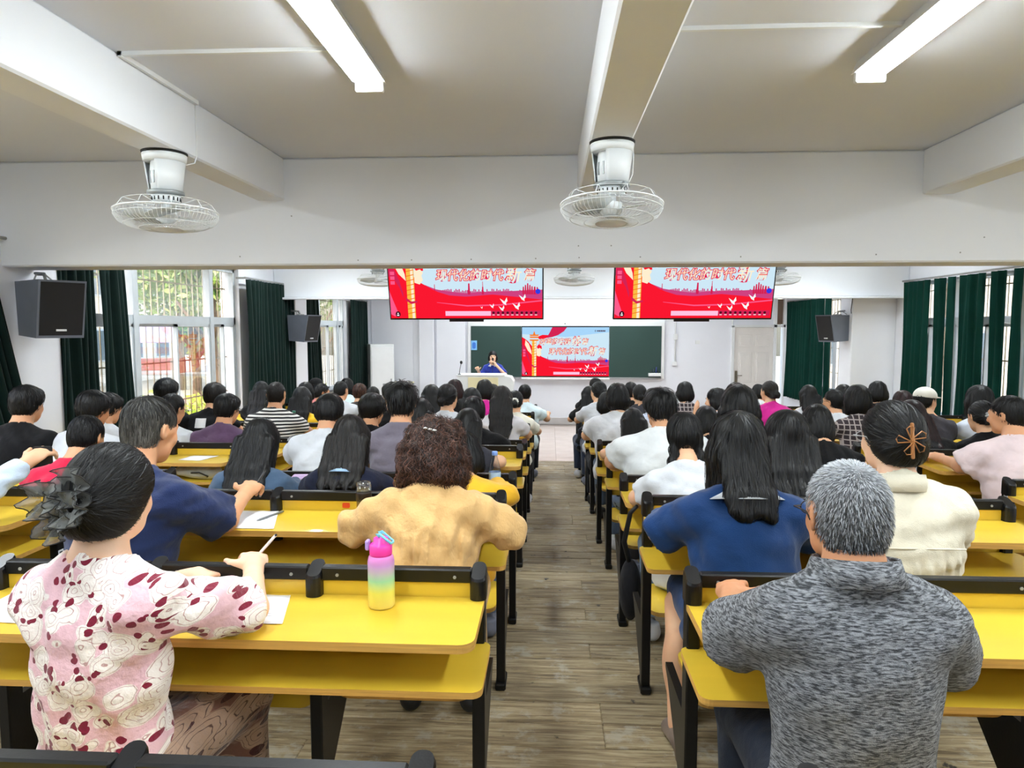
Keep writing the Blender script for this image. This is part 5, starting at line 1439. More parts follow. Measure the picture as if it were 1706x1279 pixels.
S('person in navy leaning into the aisle, hidden behind thick black hair', 7, .56, fab(26, 30, 44), hair='bob', ln=.1, longs=True, s=.95)
S('person with short grey-black hair in a pale blue shirt, right block', 7, 1.02, fab(206, 214, 236), hair='bob', ln=.06, fem=False, vol=1.05)
S('girl in profile touching her face with a raised hand', 7, 1.63, fab(214, 218, 230), hair='bob', ln=.12, yaw=60, s=1.01, arms={'L': ((-.22, .22, .80), (-.17, .22, 1.08)), 'R': ((.25, .25, .78), (.05, .42, .79))})
S('girl in white with her hair clipped up at the aisle end', 8, .545, M_WH, hair='bun', yaw=28, s=1.0)
S('girl with a low ponytail right of the thick black hair', 8, 1.0, fab(60, 60, 66), hair='pony', ln=.06, s=.96)
S('person with a black bob and dark patterned top in front of the plain wall', 8, 1.50, M_PLAID, hair='bob', ln=.06, s=1.0)
S('person all in black at the aisle end of the ninth right row', 9, .49, M_BK, hair='long', ln=.2, yaw=10, s=.97)
S('person with short black hair under the blackboard edge', 9, 1.01, M_BK, hair='short', fem=False, s=1.05)
S('tall person in black in the front row by the aisle', 10, .63, M_BK, hair='short', fem=False, yaw=15, s=1.03)
# outer right block
S('boy in a pale pink tee at the right edge', 4, 2.70, fab(226, 206, 208), hair='short', fem=False, yaw=34, pitch=8, lean=20, w=1.2, s=1.0, skin=1, sleeve=.9, loose=.012, arms={'L': ((-.27, .20, .78), (-.30, .45, .80)), 'R': ((.27, .25, .78), (.08, .42, .79))}, fine_hands=True)
S('person in loose black with long dark hair slumped on the right desks', 5, 2.66, M_BK, hair='long', hk='maroon', vol=1.12, ln=.26, lean=30, pitch=18, w=1.2, longs=True, loose=.012)
S('girl with a hair clip and ponytail beside the pale pink tee', 5, 3.1, M_BK, hair='pony', ln=.22, lean=20, pitch=14, s=.98)
S('person in a dark plaid shirt with long black hair', 6, 2.58, M_PLAID, hair='bob', ln=.2, vol=1.12, yaw=12, longs=True)
S('person in a white baseball cap by the right curtain', 6, 3.14, fab(60, 58, 64), hair='short', fem=False, yaw=-60, s=.99)
S('girl with a long black bob in a pale striped shirt by the right curtain', 6, 3.57, fab(208, 216, 232), hair='bob', ln=.22, vol=1.12, s=1.0)
S('boy in a white shirt with a red rose on the back and glasses', 7, 2.75, M_WH, hair='short', fem=False, yaw=34, w=1.15, pitch=4, longs=True, skin=1)
S('person with maroon-black hair left of the white cap', 7, 3.40, M_BK, hair='bob', hk='maroon', ln=.12, s=.99)
S('girl in a white and navy sailor top with long hair', 8, 2.84, M_WH, hair='long', ln=.24, s=.96)
S('woman in a magenta tee with a low ponytail by the door', 8, 2.42, fab(204, 36, 140), hair='pony', ln=.20, hk='blackbrown', yaw=20, w=1.1, s=1.02)
S('girl with a dark backpack behind the rose-print shirt', 8, 3.21, fab(40, 44, 62), hair='long', ln=.22, s=.97)
S('person with black hair at the white right pier', 8, 3.58, M_BK, hair='bob', ln=.08, s=1.02)
S('girl with long black hair before the corner curtain', 9, 3.18, fab(220, 214, 200), hair='long', ln=.26, s=1.0)
S('child-sized person with a black bob in a white vest by the door', 10, 2.83, M_WH, hair='bob', ln=.05, s=.92)

def seat_of(x):
    for b, xs in BL.items():
        for i in range(len(xs) - 1):
            if xs[i] - .06 <= x <= xs[i + 1] + .06: return b, i
    return None
for a, k in SPEC:
    xs_best = None
    for b, xs in BL.items():
        for i in range(len(xs) - 1):
            c = (xs[i] + xs[i + 1]) / 2
            if abs(c - a[2]) < .32 and (xs_best is None or abs(c - a[2]) < xs_best[0]): xs_best = (abs(c - a[2]), b, i)
    if xs_best: OCC[(a[1], xs_best[1], xs_best[2])] = True
BENCH = {}
for b in BL:
    for row in range(0, 11):
        if b == 'far_left' and row < 1 or b == 'far_right' and row < 2: continue
        BENCH[(row, b)] = bench(row, b)
PP = {}
for a, k in SPEC: PP[a[0]] = person(*a, **k)
def who(t):
    for n_, p_ in PP.items():
        if t in n_: return p_
for t in ('pale pink tee', 'navy polo', 'cream pleated', 'floral dress', 'rose on the back', 'girl in profile', 'crimson', 'curly-haired boy'): eyes([q for n_, q in PP.items() if t in n_][0])
# ---- things worn
p = who('floral dress')
M_ORG = cloth('sheer_grey_organza', srgb(120, 122, 120), var=.3, vscale=30, fold=.2, rough=.5)
nt = M_ORG.node_tree; bs_ = nt.nodes['Principled BSDF']; bs_.inputs['Alpha'].default_value = .62
cl = MB()
for k, (cx, cz, R0, fr, tw) in enumerate(((.0, .0, .062, 7, .0), (.012, .038, .046, 5, .6), (-.012, -.042, .048, 6, 1.1), (.028, -.008, .042, 5, 2.0), (-.030, .010, .044, 6, 2.6))):
    n_ = 48; nr = 5; V = []
    for j in range(nr + 1):
        q = .2 + .8 * j / nr
        for i in range(n_):
            t = 2 * PI * i / n_; ru = q * q * (.019 * math.sin(fr * t + tw) + .008 * math.sin(2 * fr * t + 1.3))
            V.append((cx + R0 * q * math.cos(t) * (.9 + .1 * math.sin(3 * t)), -.140 - .012 * k * .8 - .022 * q + ru, cz + R0 * q * math.sin(t)))
    F = [(j * n_ + i, j * n_ + (i + 1) % n_, (j + 1) * n_ + (i + 1) % n_, (j + 1) * n_ + i) for j in range(nr) for i in range(n_)]
    cl.add(V, F, 0, True)
    cl.tube([V[nr * n_ + i % n_] for i in range(n_ + 1)], .0013, 5, 1, cap=False)
cl.bbox(-.010, .010, -.165, -.115, -.055, .055, .004, 1)
cl.xform(Matrix.Rotation(-.1, 4, 'Z'))
cl.v = [tuple((p['H'][:3, :3] @ (np.array(q) * p['s'])) + p['H'][:3, 3]) for q in cl.v]
o = cl.build('hair_clip', [M_ORG, M_DARK], p['root']); o['label'] = 'sheer grey ruffled bow clip'
p = who('cream pleated blouse')
collar_band(p, M_CREAMB, r=.074, h=.042, fold=.052, flare=.014); glasses(p, (170, 172, 176))
cw = MB(); M_AMB = mat('amber_clip', srgb(168, 112, 62), .35)
for k in range(5):
    a0 = .5 + 2 * PI * k / 5; P_ = [(.004 * math.cos(a0 + 1.57), .004 * math.sin(a0 + 1.57)), (.045 * math.cos(a0 - .28), .045 * math.sin(a0 - .28)), (.050 * math.cos(a0), .05 * math.sin(a0)), (.045 * math.cos(a0 + .28), .045 * math.sin(a0 + .28))]
    pts = [(x, -.168 - .01 * (k % 2), z) for x, z in P_ + P_[:1]]
    cw.tube(pts, .0022, 5, cap=False)
cw.bbox(-.005, .005, -.178, -.166, -.06, .06, .003); cw.lathe([(.007, -.004), (.007, .004)], (0, -.172, 0), 10)
cw.xform(Matrix.Rotation(-.22, 4, 'Z')); cw.v = [tuple((p['H'][:3, :3] @ (np.array(q) * p['s'])) + p['H'][:3, 3]) for q in cw.v]
o = cw.build('hair_clip', M_AMB, p['root']); o['label'] = 'amber flower-shaped claw clip'
bn = add_hair(p['root'], p['H'] @ np.array(Matrix.Translation((.0, -.02, .005))), p['s'] * .62, 'curly', 'black', 1, seed=3, hh=.012, name='loose_bun') if False else None
# centre pleat and yoke seam of the blouse
PB = p['P']
rot_ = None
yk = MB().tube([PB(.30, -.145 + .03 * abs(x) * 6 * abs(x), x) for x in np.linspace(-.13, .13, 9)], .003, 5); yk.build('yoke_seam', M_CREAMB, p['root'])
p = who('grey melange polo')
collar_band(p, M_MEL, r=.076, h=.040, fold=.052, flare=.020, open_front=.25, dz=.012); glasses(p)
p = who('navy polo'); collar_band(p, M_NAVY, r=.078, h=.026, fold=.042, flare=.020)
p = who('bright navy blue dress'); collar_band(p, M_WH, r=.080, h=.014, fold=.034, flare=.062, name='white_collar', tilt=.30)
p = who('pale blue collar'); collar_band(p, fab(158, 190, 222), r=.066, h=.014, fold=.035, flare=.045, name='pale_blue_collar', tilt=.35)
for t in ('rose on the back', 'dark purple tee', 'puffy hair and glasses', 'white tee with glasses', 'black with glasses half'): glasses(who(t))
def back_print(p, u, x, w, h, m, name='back_print', f=-.142, lift=0):
    c = p['P'](u, f, x); mb = MB(); up = p['P'](u + .1, f, x) - c; up /= np.linalg.norm(up)
    n_ = 6; V = []
    for i in range(n_ + 1):
        for j in (0, 1):
            xx = (i / n_ - .5) * w
            q = c + np.array((xx, .9 * xx * xx / .16, 0)) + up * (j - .5) * h
            V += [tuple(q), tuple(q + np.array((0, .012, 0)))]
    F = []
    for i in range(n_): F += [(4 * i, 4 * i + 4, 4 * i + 6, 4 * i + 2), (4 * i + 1, 4 * i + 3, 4 * i + 7, 4 * i + 5), (4 * i + 2, 4 * i + 6, 4 * i + 7, 4 * i + 3), (4 * i, 4 * i + 1, 4 * i + 5, 4 * i + 4)]
    return mb.add(V, F, 0, False).build(name, m, p['root'])
back_print(who('white square print'), .36, -.02, .09, .085, M_PAPER)
back_print(who('a white print on his back'), .34, .05, .09, .07, M_PAPER)
q = who('rose on the back')
rs_ = MB().lathe([(.004, .006), (.022, .004), (.022, 0)], n=10); rs_.xform(Matrix.Translation(q['P'](.36, -.135, .07)) @ Matrix.Rotation(PI / 2, 4, 'X')); rs_.build('rose_print', mat('rose_red', srgb(196, 30, 50), .7), q['root'])
# caps
def ball_cap(p, m, name='cap'):
    prims = [ell((0, -.012, .045), (.094, .112, .086), .02)]
    V, F = nets(*field(prims, .008, lambda D, x, y, z: np.maximum(D, .032 - z)))
    W_ = [cone((-.04, .10, .045), (.04, .10, .045), .006, .006, .01), ell((0, .13, .042), (.062, .06, .007), .01)]
    V2, F2 = nets(*field(W_, .006)); V = np.concatenate([V, V2]); F = np.concatenate([F, F2 + len(V) - len(V2)])
    return link(name, np_mesh(name, (V * p['s']) @ p['H'][:3, :3].T + p['H'][:3, 3], F, m), p['root'])
ball_cap(who('black cap and dusty pink'), fab(20, 20, 22)); ball_cap(who('white baseball cap'), fab(230, 228, 218))
# hair ties and clips on far heads
for t, c in (('floral hair claw', (222, 206, 206)), ('pale scrunchie', (232, 200, 206)), ('tied with lace', (236, 234, 226)), ('hair clip and ponytail', (170, 172, 176)), ('with a hair clip low', (220, 216, 210))):
    p = who(t); mb = MB(); R0 = .03
    for k in range(10):
        a = 2 * PI * k / 10; mb.lathe([(.003, -.012), (.014, -.004), (.014, .006), (.003, .012)], (R0 * math.cos(a), -.128, -.01 + R0 * math.sin(a)), 8)
    mb.v = [tuple((p['H'][:3, :3] @ (np.array(v_) * p['s'])) + p['H'][:3, 3]) for v_ in mb.v]
    mb.build('hair_tie', mat('hair_tie_%d' % c[1], srgb(*c), .6), p['root'])
p = who('curly brown hair'); mb = MB()
for k in range(3): mb.lathe([(.004, -.006), (.012, 0), (.004, .006)], (-.018 + .016 * k, -.125, .062 - .004 * k), 10)
mb.v = [tuple((p['H'][:3, :3] @ np.array(v_)) + p['H'][:3, 3]) for v_ in mb.v]; mb.build('hair_clip', mat('silver_clip', srgb(190, 186, 180), .25, metal=.8), p['root'])
# bare lower leg and shoe of the woman in blue, beside the aisle
p = who('bright navy blue dress')
lg = sdf_mesh('lower_leg', [cone((-.16, .36, .46), (-.20, .14, .10), .052, .030, .02), ell((-.185, .23, .30), (.045, .05, .10), .05)], .009, skin_mat(0)); link('lower_leg', lg, p['root'])
hs = sdf_mesh('heeled_shoe', [cone((-.20, .10, .075), (-.205, .24, .03), .034, .032, .02), cone((-.20, .08, .08), (-.20, .075, .01), .022, .014, .02)], .008, mat('shoe_taupe', srgb(132, 116, 106), .4)); link('heeled_shoe', hs, p['root'])

# ------------------------------------------------------------------ the lecturer
p = person('woman in a blue dress with a white collar speaking into a microphone behind the lectern', 0, -1.17, fab(44, 62, 158), hair='bob', ln=.10, lean=0, pitch=2, yaw=6, loc=(-1.17, 14.2, .40), rz=PI, legs=None, skin=3, fine_hands=True, curl=.5, vol=1.0, sleeve=.8,
           arms={'L': ((-.27, .10, .74), (-.02, .185, 1.035)), 'R': ((.25, .02, .70), (.30, .20, .90))})
eyes(p); collar_band(p, M_WH, r=.066, h=.012, fold=.03, flare=.04, name='white_collar')
sk = sdf_mesh('skirt', [cone((0, .01, .52), (0, .01, -.05), .16, .19, .02, True)], .015, fab(44, 62, 158)); link('skirt', sk, p['root'])
for sx in (-1, 1):
    link('lower_leg', sdf_mesh('lower_leg', [cone((sx * .07, 0, 0), (sx * .07, 0, -.33), .05, .035, .02)], .012, skin_mat(3)), p['root'])
    link('shoe', shoe_mesh(M_SHOE[1], 'shoe' + M_SHOE[1].name), p['root'], (sx * .07, .02, -.40))
MB().tube([p['P'](.46, .12, 0), p['P'](.1, .135, 0)], .004, 6).build('placket', M_DARK, p['root'])
mi = empty('hand_microphone', 'black hand microphone held to the mouth of the woman in blue', 'microphone', (-1.17, 14.2, .40), PI)
MB().tube([(-.02, .165, .98), (-.01, .14, 1.075)], [.010, .013], 10).build('handle', M_DARK, mi)
MB().lathe([(.012, -.02), (.021, 0), (.021, .015), (.008, .03)], (-.008, .135, 1.09), 12).build('head', M_DARK, mi)
# ------------------------------------------------------------------ things on the desks
def top(row): return FL(row) + .75
r = empty('tumbler_bottle', 'pink to yellow gradient sports bottle on the nearest left desk', 'bottle', (-.462, 1.835, top(1) + .001))
mg = bpy.data.materials.new('gradient_enamel'); mg.use_nodes = True; nt = mg.node_tree; b_ = nt.nodes['Principled BSDF']; b_.inputs['Roughness'].default_value = .3
tc = N(nt, 'ShaderNodeTexCoord'); sp = N(nt, 'ShaderNodeSeparateXYZ'); rm = N(nt, 'ShaderNodeMapRange'); rm.inputs['From Max'].default_value = .145; cr = N(nt, 'ShaderNodeValToRGB')
nt.links.new(tc.outputs['Object'], sp.inputs[0]); nt.links.new(sp.outputs[2], rm.inputs['Value']); nt.links.new(rm.outputs[0], cr.inputs[0]); nt.links.new(cr.outputs[0], b_.inputs['Base Color'])
e = cr.color_ramp.elements; e[0].position = .05; e[0].color = srgb(240, 226, 130); e[1].position = 1; e[1].color = srgb(230, 130, 206)
for ps, c in ((.32, (226, 228, 110)), (.55, (150, 214, 178)), (.72, (190, 180, 200)), (.85, (200, 150, 216))): q = e.new(ps); q.color = srgb(*c)
M_PINK = mat('pink_plastic', srgb(238, 60, 170), .3); M_SKYP = mat('sky_plastic', srgb(120, 206, 232), .35); M_LILP = mat('lilac_plastic', srgb(176, 150, 226), .35)
MB().lathe([(.033, 0), (.0365, .004), (.0365, .128), (.034, .140), (.029, .146)], n=32).build('flask', mg, r)
MB().lathe([(.030, .146), (.031, .150), (.031, .172), (.027, .177), (.020, .179), (.020, .192), (.012, .196)], n=32).build('lid', M_PINK, r)
MB().bbox(-.042, -.030, -.010, .010, .158, .186, .003).build('latch', M_LILP, r)
MB().tube([(.000 + .0, -.012, .198), (-.008, -.012, .206), (.0, -.013, .207), (.020, -.013, .190), (.031, -.013, .181), (.034, .0, .180), (.031, .013, .181), (.020, .013, .190), (.0, .013, .207), (-.008, .012, .206), (0, .012, .198)], .0035, 8).build('carry_loop', M_SKYP, r)

def water_bottle(loc, label, capc, labc, h=.215):
    r = empty('water_bottle', label, 'bottle', loc)
    g = glass('clear_plastic', (.93, .96, 1, 1), .10, .05)
    k = h / .215
    MB().lathe([(.024, 0), (.031, .006), (.031, .03 * k), (.029, .034 * k), (.031, .04 * k), (.031, .125 * k), (.026, .15 * k), (.014, .188 * k), (.0135, .20 * k)], n=24, cap=False).build('shell', g, r)
    MB().lathe([(.0318, .045 * k), (.0318, .112 * k)], n=24, cap=False).build('wrap_label', mat('bottle_label_%d' % labc[0], srgb(*labc), .5), r)
    mb = MB().prism([(.012 * math.cos(a), .078 * k + .014 * math.sin(a)) for a in [2 * PI * i / 14 for i in range(14)]], -.0335, -.0318, axis='y')
    mb.build('label_mark', mat('label_mark_blue', srgb(60, 50, 150), .5), r, (.012, 0.003, 0))
    MB().lathe([(.015, .196 * k), (.0155, .199 * k), (.0155, .214 * k), (.013, .216 * k)], n=20).build('cap', mat('cap_%d' % capc[0], srgb(*capc), .4), r)
    return r
water_bottle((-.288, 3.60, top(3)), 'clear water bottle with a pale blue label on the left desk by the aisle', (126, 160, 226), (176, 206, 236), .225)
water_bottle((-2.39, 6.30, top(6)), 'clear bottle with a green cap before the yellow top', (40, 120, 96), (236, 238, 236), .21)
r = empty('tea_tumbler', 'dark tea tumbler with a clear glass top beside the tan blouse', 'tumbler', (-.755, 2.735, top(2)))
MB().lathe([(.028, 0), (.030, .004), (.030, .060), (.028, .066)], n=24).build('base_cup', mat('amber_tea', srgb(120, 96, 40), .2), r)
MB().lathe([(.031, .066), (.032, .070), (.032, .098), (.0305, .102)], n=24).build('band', mat('dark_bronze', srgb(48, 38, 30), .35, metal=.4), r)
MB().lathe([(.030, .102), (.030, .135), (.027, .142), (.012, .145)], n=24).build('glass_lid', glass('cup_glass', (.95, .97, .97, 1), .14), r)
r = empty('pencil_pouch', 'lilac clear-sided pencil pouch on the third left desk', 'pencil case', (-1.335, 3.63, top(3)), .1)
MB().bbox(-.062, .062, -.03, .03, 0, .048, .012).build('clear_body', mat('pouch_print', srgb(150, 160, 150), .3, var=.5, vscale=60, col2=srgb(214, 190, 180)), r)
MB().bbox(-.064, .064, -.031, .031, .044, .082, .014).build('lilac_top', mat('lilac_cloth', srgb(206, 178, 216), .7), r)
MB().tube([(-.055, -.0315, .06), (.055, -.0315, .06)], .003, 6).build('zip', M_GREYP, r)

def paper(pts, z, label, lines=True, name='paper_sheet', curlup=0.0):
    """sheet from its four corners (near left, near right, far right, far left)"""
    c = np.mean(np.array(pts), 0); r = empty(name, label, 'paper', (c[0], c[1], z + .001))
    P_ = [np.array(q) - c for q in pts]; n_ = 6; V = []
    def at(u, v): return (P_[0] * (1 - u) + P_[1] * u) * (1 - v) + (P_[3] * (1 - u) + P_[2] * u) * v
    for j in range(n_ + 1):
        for i in range(n_ + 1):
            q = at(i / n_, j / n_); zz = .0012 + .0015 * math.sin(i * 1.3 + j) ** 2 + curlup * ((i / n_) ** 3); V.append((q[0], q[1], zz))
    F = [(j * (n_ + 1) + i, j * (n_ + 1) + i + 1, (j + 1) * (n_ + 1) + i + 1, (j + 1) * (n_ + 1) + i) for i in range(n_) for j in range(n_)]
    o_ = MB().add(V, F, 0, True).build('sheet', M_PAPER, r); sd = o_.modifiers.new('thickness', 'SOLIDIFY'); sd.thickness = .0006; sd.offset = -1
    if lines:
        mb = MB()
        for k in range(10):
            v = .14 + .075 * k
            a, b, c2, d2 = at(.12, v), at(.86 - .25 * ((k * 7) % 3 == 0), v), at(.86 - .25 * ((k * 7) % 3 == 0), v + .012), at(.12, v + .012)
            mb.add([(q[0], q[1], .0042) for q in (a, b, c2, d2)], [(0, 1, 2, 3)])
        mb.build('printed_lines', mat('pale_print', srgb(190, 194, 204), .8), r)
    return r
paper([(-.92, 1.70), (-.69, 1.70), (-.74, 1.89), (-.94, 1.89)], top(1), 'white form under the hand of the woman in the floral dress')
paper([(-1.55, 1.68), (-1.30, 1.66), (-1.30, 1.86), (-1.55, 1.88)], top(1), 'white form at the left end of the nearest desk')
paper([(-1.27, 2.53), (-1.05, 2.53), (-1.13, 2.78), (-1.33, 2.78)], top(2), 'printed form under the pen of the man in navy')
paper([(.46, 2.55), (.62, 2.53), (.64, 2.74), (.48, 2.76)], top(2), 'white sheet under the blue sleeve')
paper([(.47, 3.46), (.66, 3.45), (.66, 3.66), (.49, 3.66)], top(3), 'white sheet on the third right desk beside the braids')
paper([(-.245, 2.56), (-.19, 2.54), (-.21, 2.74), (-.36, 2.76)], top(2), 'white sheet sticking out beside the tan sleeve', False)
paper([(-2.45, 3.42), (-2.25, 3.42), (-2.25, 3.60), (-2.45, 3.60)], top(3), 'pale sheet on the outer left desk behind the phone')
paper([(-2.46, 4.40), (-2.30, 4.38), (-2.26, 4.56), (-2.44, 4.56)], top(4), 'pale blue sheet on the empty yellow desk', False)
paper([(-.74, 3.44), (-.60, 3.44), (-.62, 3.64), (-.74, 3.64)], top(3), 'white sheet beside the tea tumbler')
paper([(-2.02 - .2, 5.3), (-2.2, 5.28), (-2.2, 5.42), (-2.34, 5.44)], top(5), 'white sheet beside the striped tee', False)
r = empty('open_textbook', 'open textbook with a curled page on the third left desk', 'book', (-1.19, 3.52, top(3)), .12)
for sx in (-1, 1):
    V = []; n_ = 8
    for i in range(n_ + 1):
        t = i / n_
        for j in (0, 1):
            V += [(sx * t * .15, -.10 + .2 * j, .004 + .016 * math.sin(PI * min(1, t * 1.1)) * (1.8 if sx < 0 else .7)), (sx * t * .15, -.10 + .2 * j, .0)]
    F = []
    for i in range(n_): F += [(4 * i, 4 * i + 4, 4 * i + 6, 4 * i + 2), (4 * i + 1, 4 * i + 3, 4 * i + 7, 4 * i + 5), (4 * i, 4 * i + 1, 4 * i + 5, 4 * i + 4), (4 * i + 2, 4 * i + 6, 4 * i + 7, 4 * i + 3)]
    MB().add(V, F, 0, True).build('page_block', M_PAPER, r)
    ln_ = MB()
    for k in range(9):
        if sx > 0: ln_.box(.02, .13, .07 - .018 * k, .073 - .018 * k, .0162, .0168)
    if ln_.v: ln_.build('printed_lines', mat('pale_print', srgb(190, 194, 204), .8), r)
def phone(loc, rz, label, screen=None):
    r = empty('phone', label, 'phone', loc, rz)
    MB().prism(rrect(-.038, .038, -.08, .08, .010), 0, .009).build('case', mat('phone_case_dark', srgb(40, 34, 32), .4), r)
    MB().prism(rrect(-.035, .035, -.077, .077, .009), .009, .0098).build('screen', mat('phone_glass', srgb(12, 14, 15), .08), r)
    if screen: MB().prism(rrect(-.030, .030, -.07, .0, .004), .0098, .0101).build('screen_picture', mat('phone_picture', srgb(206, 60, 60), .3, var=.5, vscale=60, col2=srgb(236, 200, 190)), r)
    return r
phone((-1.03, 1.865, top(1) + .0005), 1.35, 'dark phone lying beside the elbow of the floral dress')
phone((.535, 1.83, top(1) + .0005), .05, 'dark phone with a red picture beside the grey polo', True)
pr = who('pale blue sleeves'); hd = pr['A']['R'][2]
r = empty('phone', 'phone held up at the left edge of the picture', 'phone', tuple(np.array(pr['root'].location) + hd + np.array((.0, .012, -.045))), .2)
MB().prism(rrect(-.037, .037, -.006, .07, .008), -.0045, .0045, axis='y').build('case', M_DARK, r)
def pen(a, b, label, c=(230, 226, 222)):
    a = Vector(a); b = Vector(b); r = empty('pen', label, 'pen', a); d_ = b - a
    MB().tube([(0, 0, 0), d_ * .08, d_ * .12, d_], [.0012, .0035, .0045, .0045], 8).build('barrel', mat('pen_%d' % c[0], srgb(*c), .3), r)
    MB().tube([d_ * .62 + Vector((.005, .003, .003)), d_ * .97 + Vector((.005, .003, .003))], .0014, 6).build('pocket_clip', M_GREYP, r)
    MB().tube([d_ * .98, d_ * 1.03], [.0046, .003], 8).build('end', M_DARK, r)
pr = who('floral dress'); Mr = Matrix.Translation(pr['root'].location) @ Matrix.Rotation(-.10, 4, 'Z'); h1 = Mr @ Vector(pr['A']['R'][2])
pen(h1 + Vector((-.045, .045, -.045)), h1 + Vector((.055, .03, .065)), 'white pen held by the woman in the floral dress', (236, 220, 214))
pr = who('navy polo'); Mr = Matrix.Translation(pr['root'].location) @ Matrix.Rotation(-.20, 4, 'Z'); h2 = Mr @ Vector(pr['A']['R'][2])
pen(h2 + Vector((-.03, .04, -.06)), h2 + Vector((.05, .03, .065)), 'black and white pen held by the man in navy', (60, 60, 64))
pen((-1.155, 2.62, top(2) + .0075), (-1.105, 2.76, top(2) + .0075), 'clear grey pen lying on the form beside the man in navy', (120, 124, 130))
r = empty('folding_mirror', 'small white and blue round clips lying on the second left desk', 'clip', (-.795, 2.66, top(2)))
MB().lathe([(.026, 0), (.027, .004), (.022, .008)], n=18).build('white_half', M_WHITEP, r); MB().lathe([(.026, .0), (.027, .004), (.022, .009)], (.035, .025, 0), 18).build('blue_half', mat('pale_lilac_plastic', srgb(196, 206, 232), .35), r)
r = empty('crumpled_tissue', 'crumpled white tissue beside the post cap of the second right desk', 'tissue', (.475, 2.765, top(2)))
link('paper_ball', sdf_mesh('paper_ball', [ell((0, 0, .014), (.016, .014, .014), .01), ell((.012, .004, .016), (.011, .01, .012), .01), ell((-.01, .006, .012), (.01, .01, .01), .01)], .005, M_PAPER), r)
r = empty('snack_bag', 'crinkled pale plastic bag on the fourth right desk', 'bag', (.52, 4.47, top(4)))
link('bag', sdf_mesh('bag', [ell((0, 0, .025), (.07, .05, .028), .02), ell((.05, .02, .02), (.05, .04, .022), .02)], .008, mat('crinkled_plastic', srgb(214, 204, 180), .3, var=.2, vscale=40, bump=.8, bscale=40), lambda D, x, y, z: np.maximum(D + .004 * np.sin(90 * x + 40 * z) * np.sin(80 * y), -z)), r)
r = empty('grey_tote', 'grey cloth bag lying on the shelf of the empty yellow desk', 'bag', (-2.36, 4.47, FL(4) + .622))
link('bag', sdf_mesh('bag', [ell((0, 0, .045), (.16, .10, .045), .03), ell((.08, -.05, .04), (.07, .06, .045), .03)], .009, fab(178, 178, 168, fold=.8), lambda D, x, y, z: np.maximum(D + .003 * np.sin(50 * x + 20 * y), -z)), r)
MB().tube([(.0, -.10, .05), (.07, -.13, .06), (.12, -.11, .03), (.10, -.09, .02)], .005, 6).build('strap', M_DARK, r)
r = empty('black_shoulder_bag', 'black bag hanging by its strap at the aisle end of the third right desk', 'bag', (.40, 3.50, FL(3)))
link('bag', sdf_mesh('bag', [ell((.02, .0, .28), (.055, .10, .16), .04)], .010, fab(26, 26, 30)), r)
MB().tube([(.02, .0, .40), (-.02, -.06, .55), (.0, -.14, .72), (.03, -.16, .76)], [.012, .014, .012, .010], 6).build('strap', M_DARK, r)
r = empty('floral_bag', 'small patterned bag in the shelf beside the blue dress', 'bag', (.60, 2.68, FL(2) + .623))
link('bag', sdf_mesh('bag', [ell((0, 0, .04), (.06, .05, .042), .02)], .008, mat('leopard_print', srgb(120, 70, 40), .7, var=.8, vscale=60, col2=srgb(30, 22, 20)), lambda D, x, y, z: np.maximum(D, -z)), r)
r = empty('lined_notebook', 'grey-edged notebook on the seat below the blue dress', 'notebook', (.56, 2.66, FL(2) + .60 - .05))
bpy.data.objects.remove(r)
# printed name stickers on the end posts
def sticker(row, blk, i, side, z0, h, marks):
    r = BENCH[(row, blk)]; ps = [c for c in r.children if c.name.startswith('post') and abs(c.location.x - BL[blk][i]) < .01 and not c.name.startswith('post_cap')][0]
    mb = MB().box(side * .0185 - .0008, side * .0185 + .0008, -.024, .006, z0, z0 + h)
    st = mb.build('sticker', mat('sticker_paper', srgb(226, 230, 240), .6), ps)
    mk = MB()
    for k in range(marks):
        zz = z0 + h * (k + .5) / marks; mk.box(side * .0198 - .0004, side * .0198 + .0004, -.018, .0, zz - h / marks * .28, zz + h / marks * .28)
        mk.box(side * .0203 - .0004, side * .0203 + .0004, -.016, -.002, zz - h / marks * .05, zz + h / marks * .05, 1)
    mk.build('sticker_print', [M_INK, M_PAPER], st)
sticker(3, 'far_right', 0, -1, .60, .16, 5); sticker(4, 'far_right', 0, -1, .66, .08, 2); sticker(3, 'right', 3, 1, .66, .08, 2)
sticker(2, 'far_left', 4, 1, .64, .12, 3); sticker(2, 'far_left', 4, 1, .50, .06, 2); sticker(5, 'far_left', 4, 1, .66, .08, 2)

rb = BENCH[(2, 'left')]
bk_ = sorted([c for c in rb.children if c.name.startswith('backrest')], key=lambda c: c.location.x)[1]
MB().prism(rrect(-.016, .016, .762, .784, .006), -.0100, -.0082, axis='y').build('red_sticker', mat('sticker_red', srgb(220, 70, 30), .5), bk_, (.06, 0, 0))
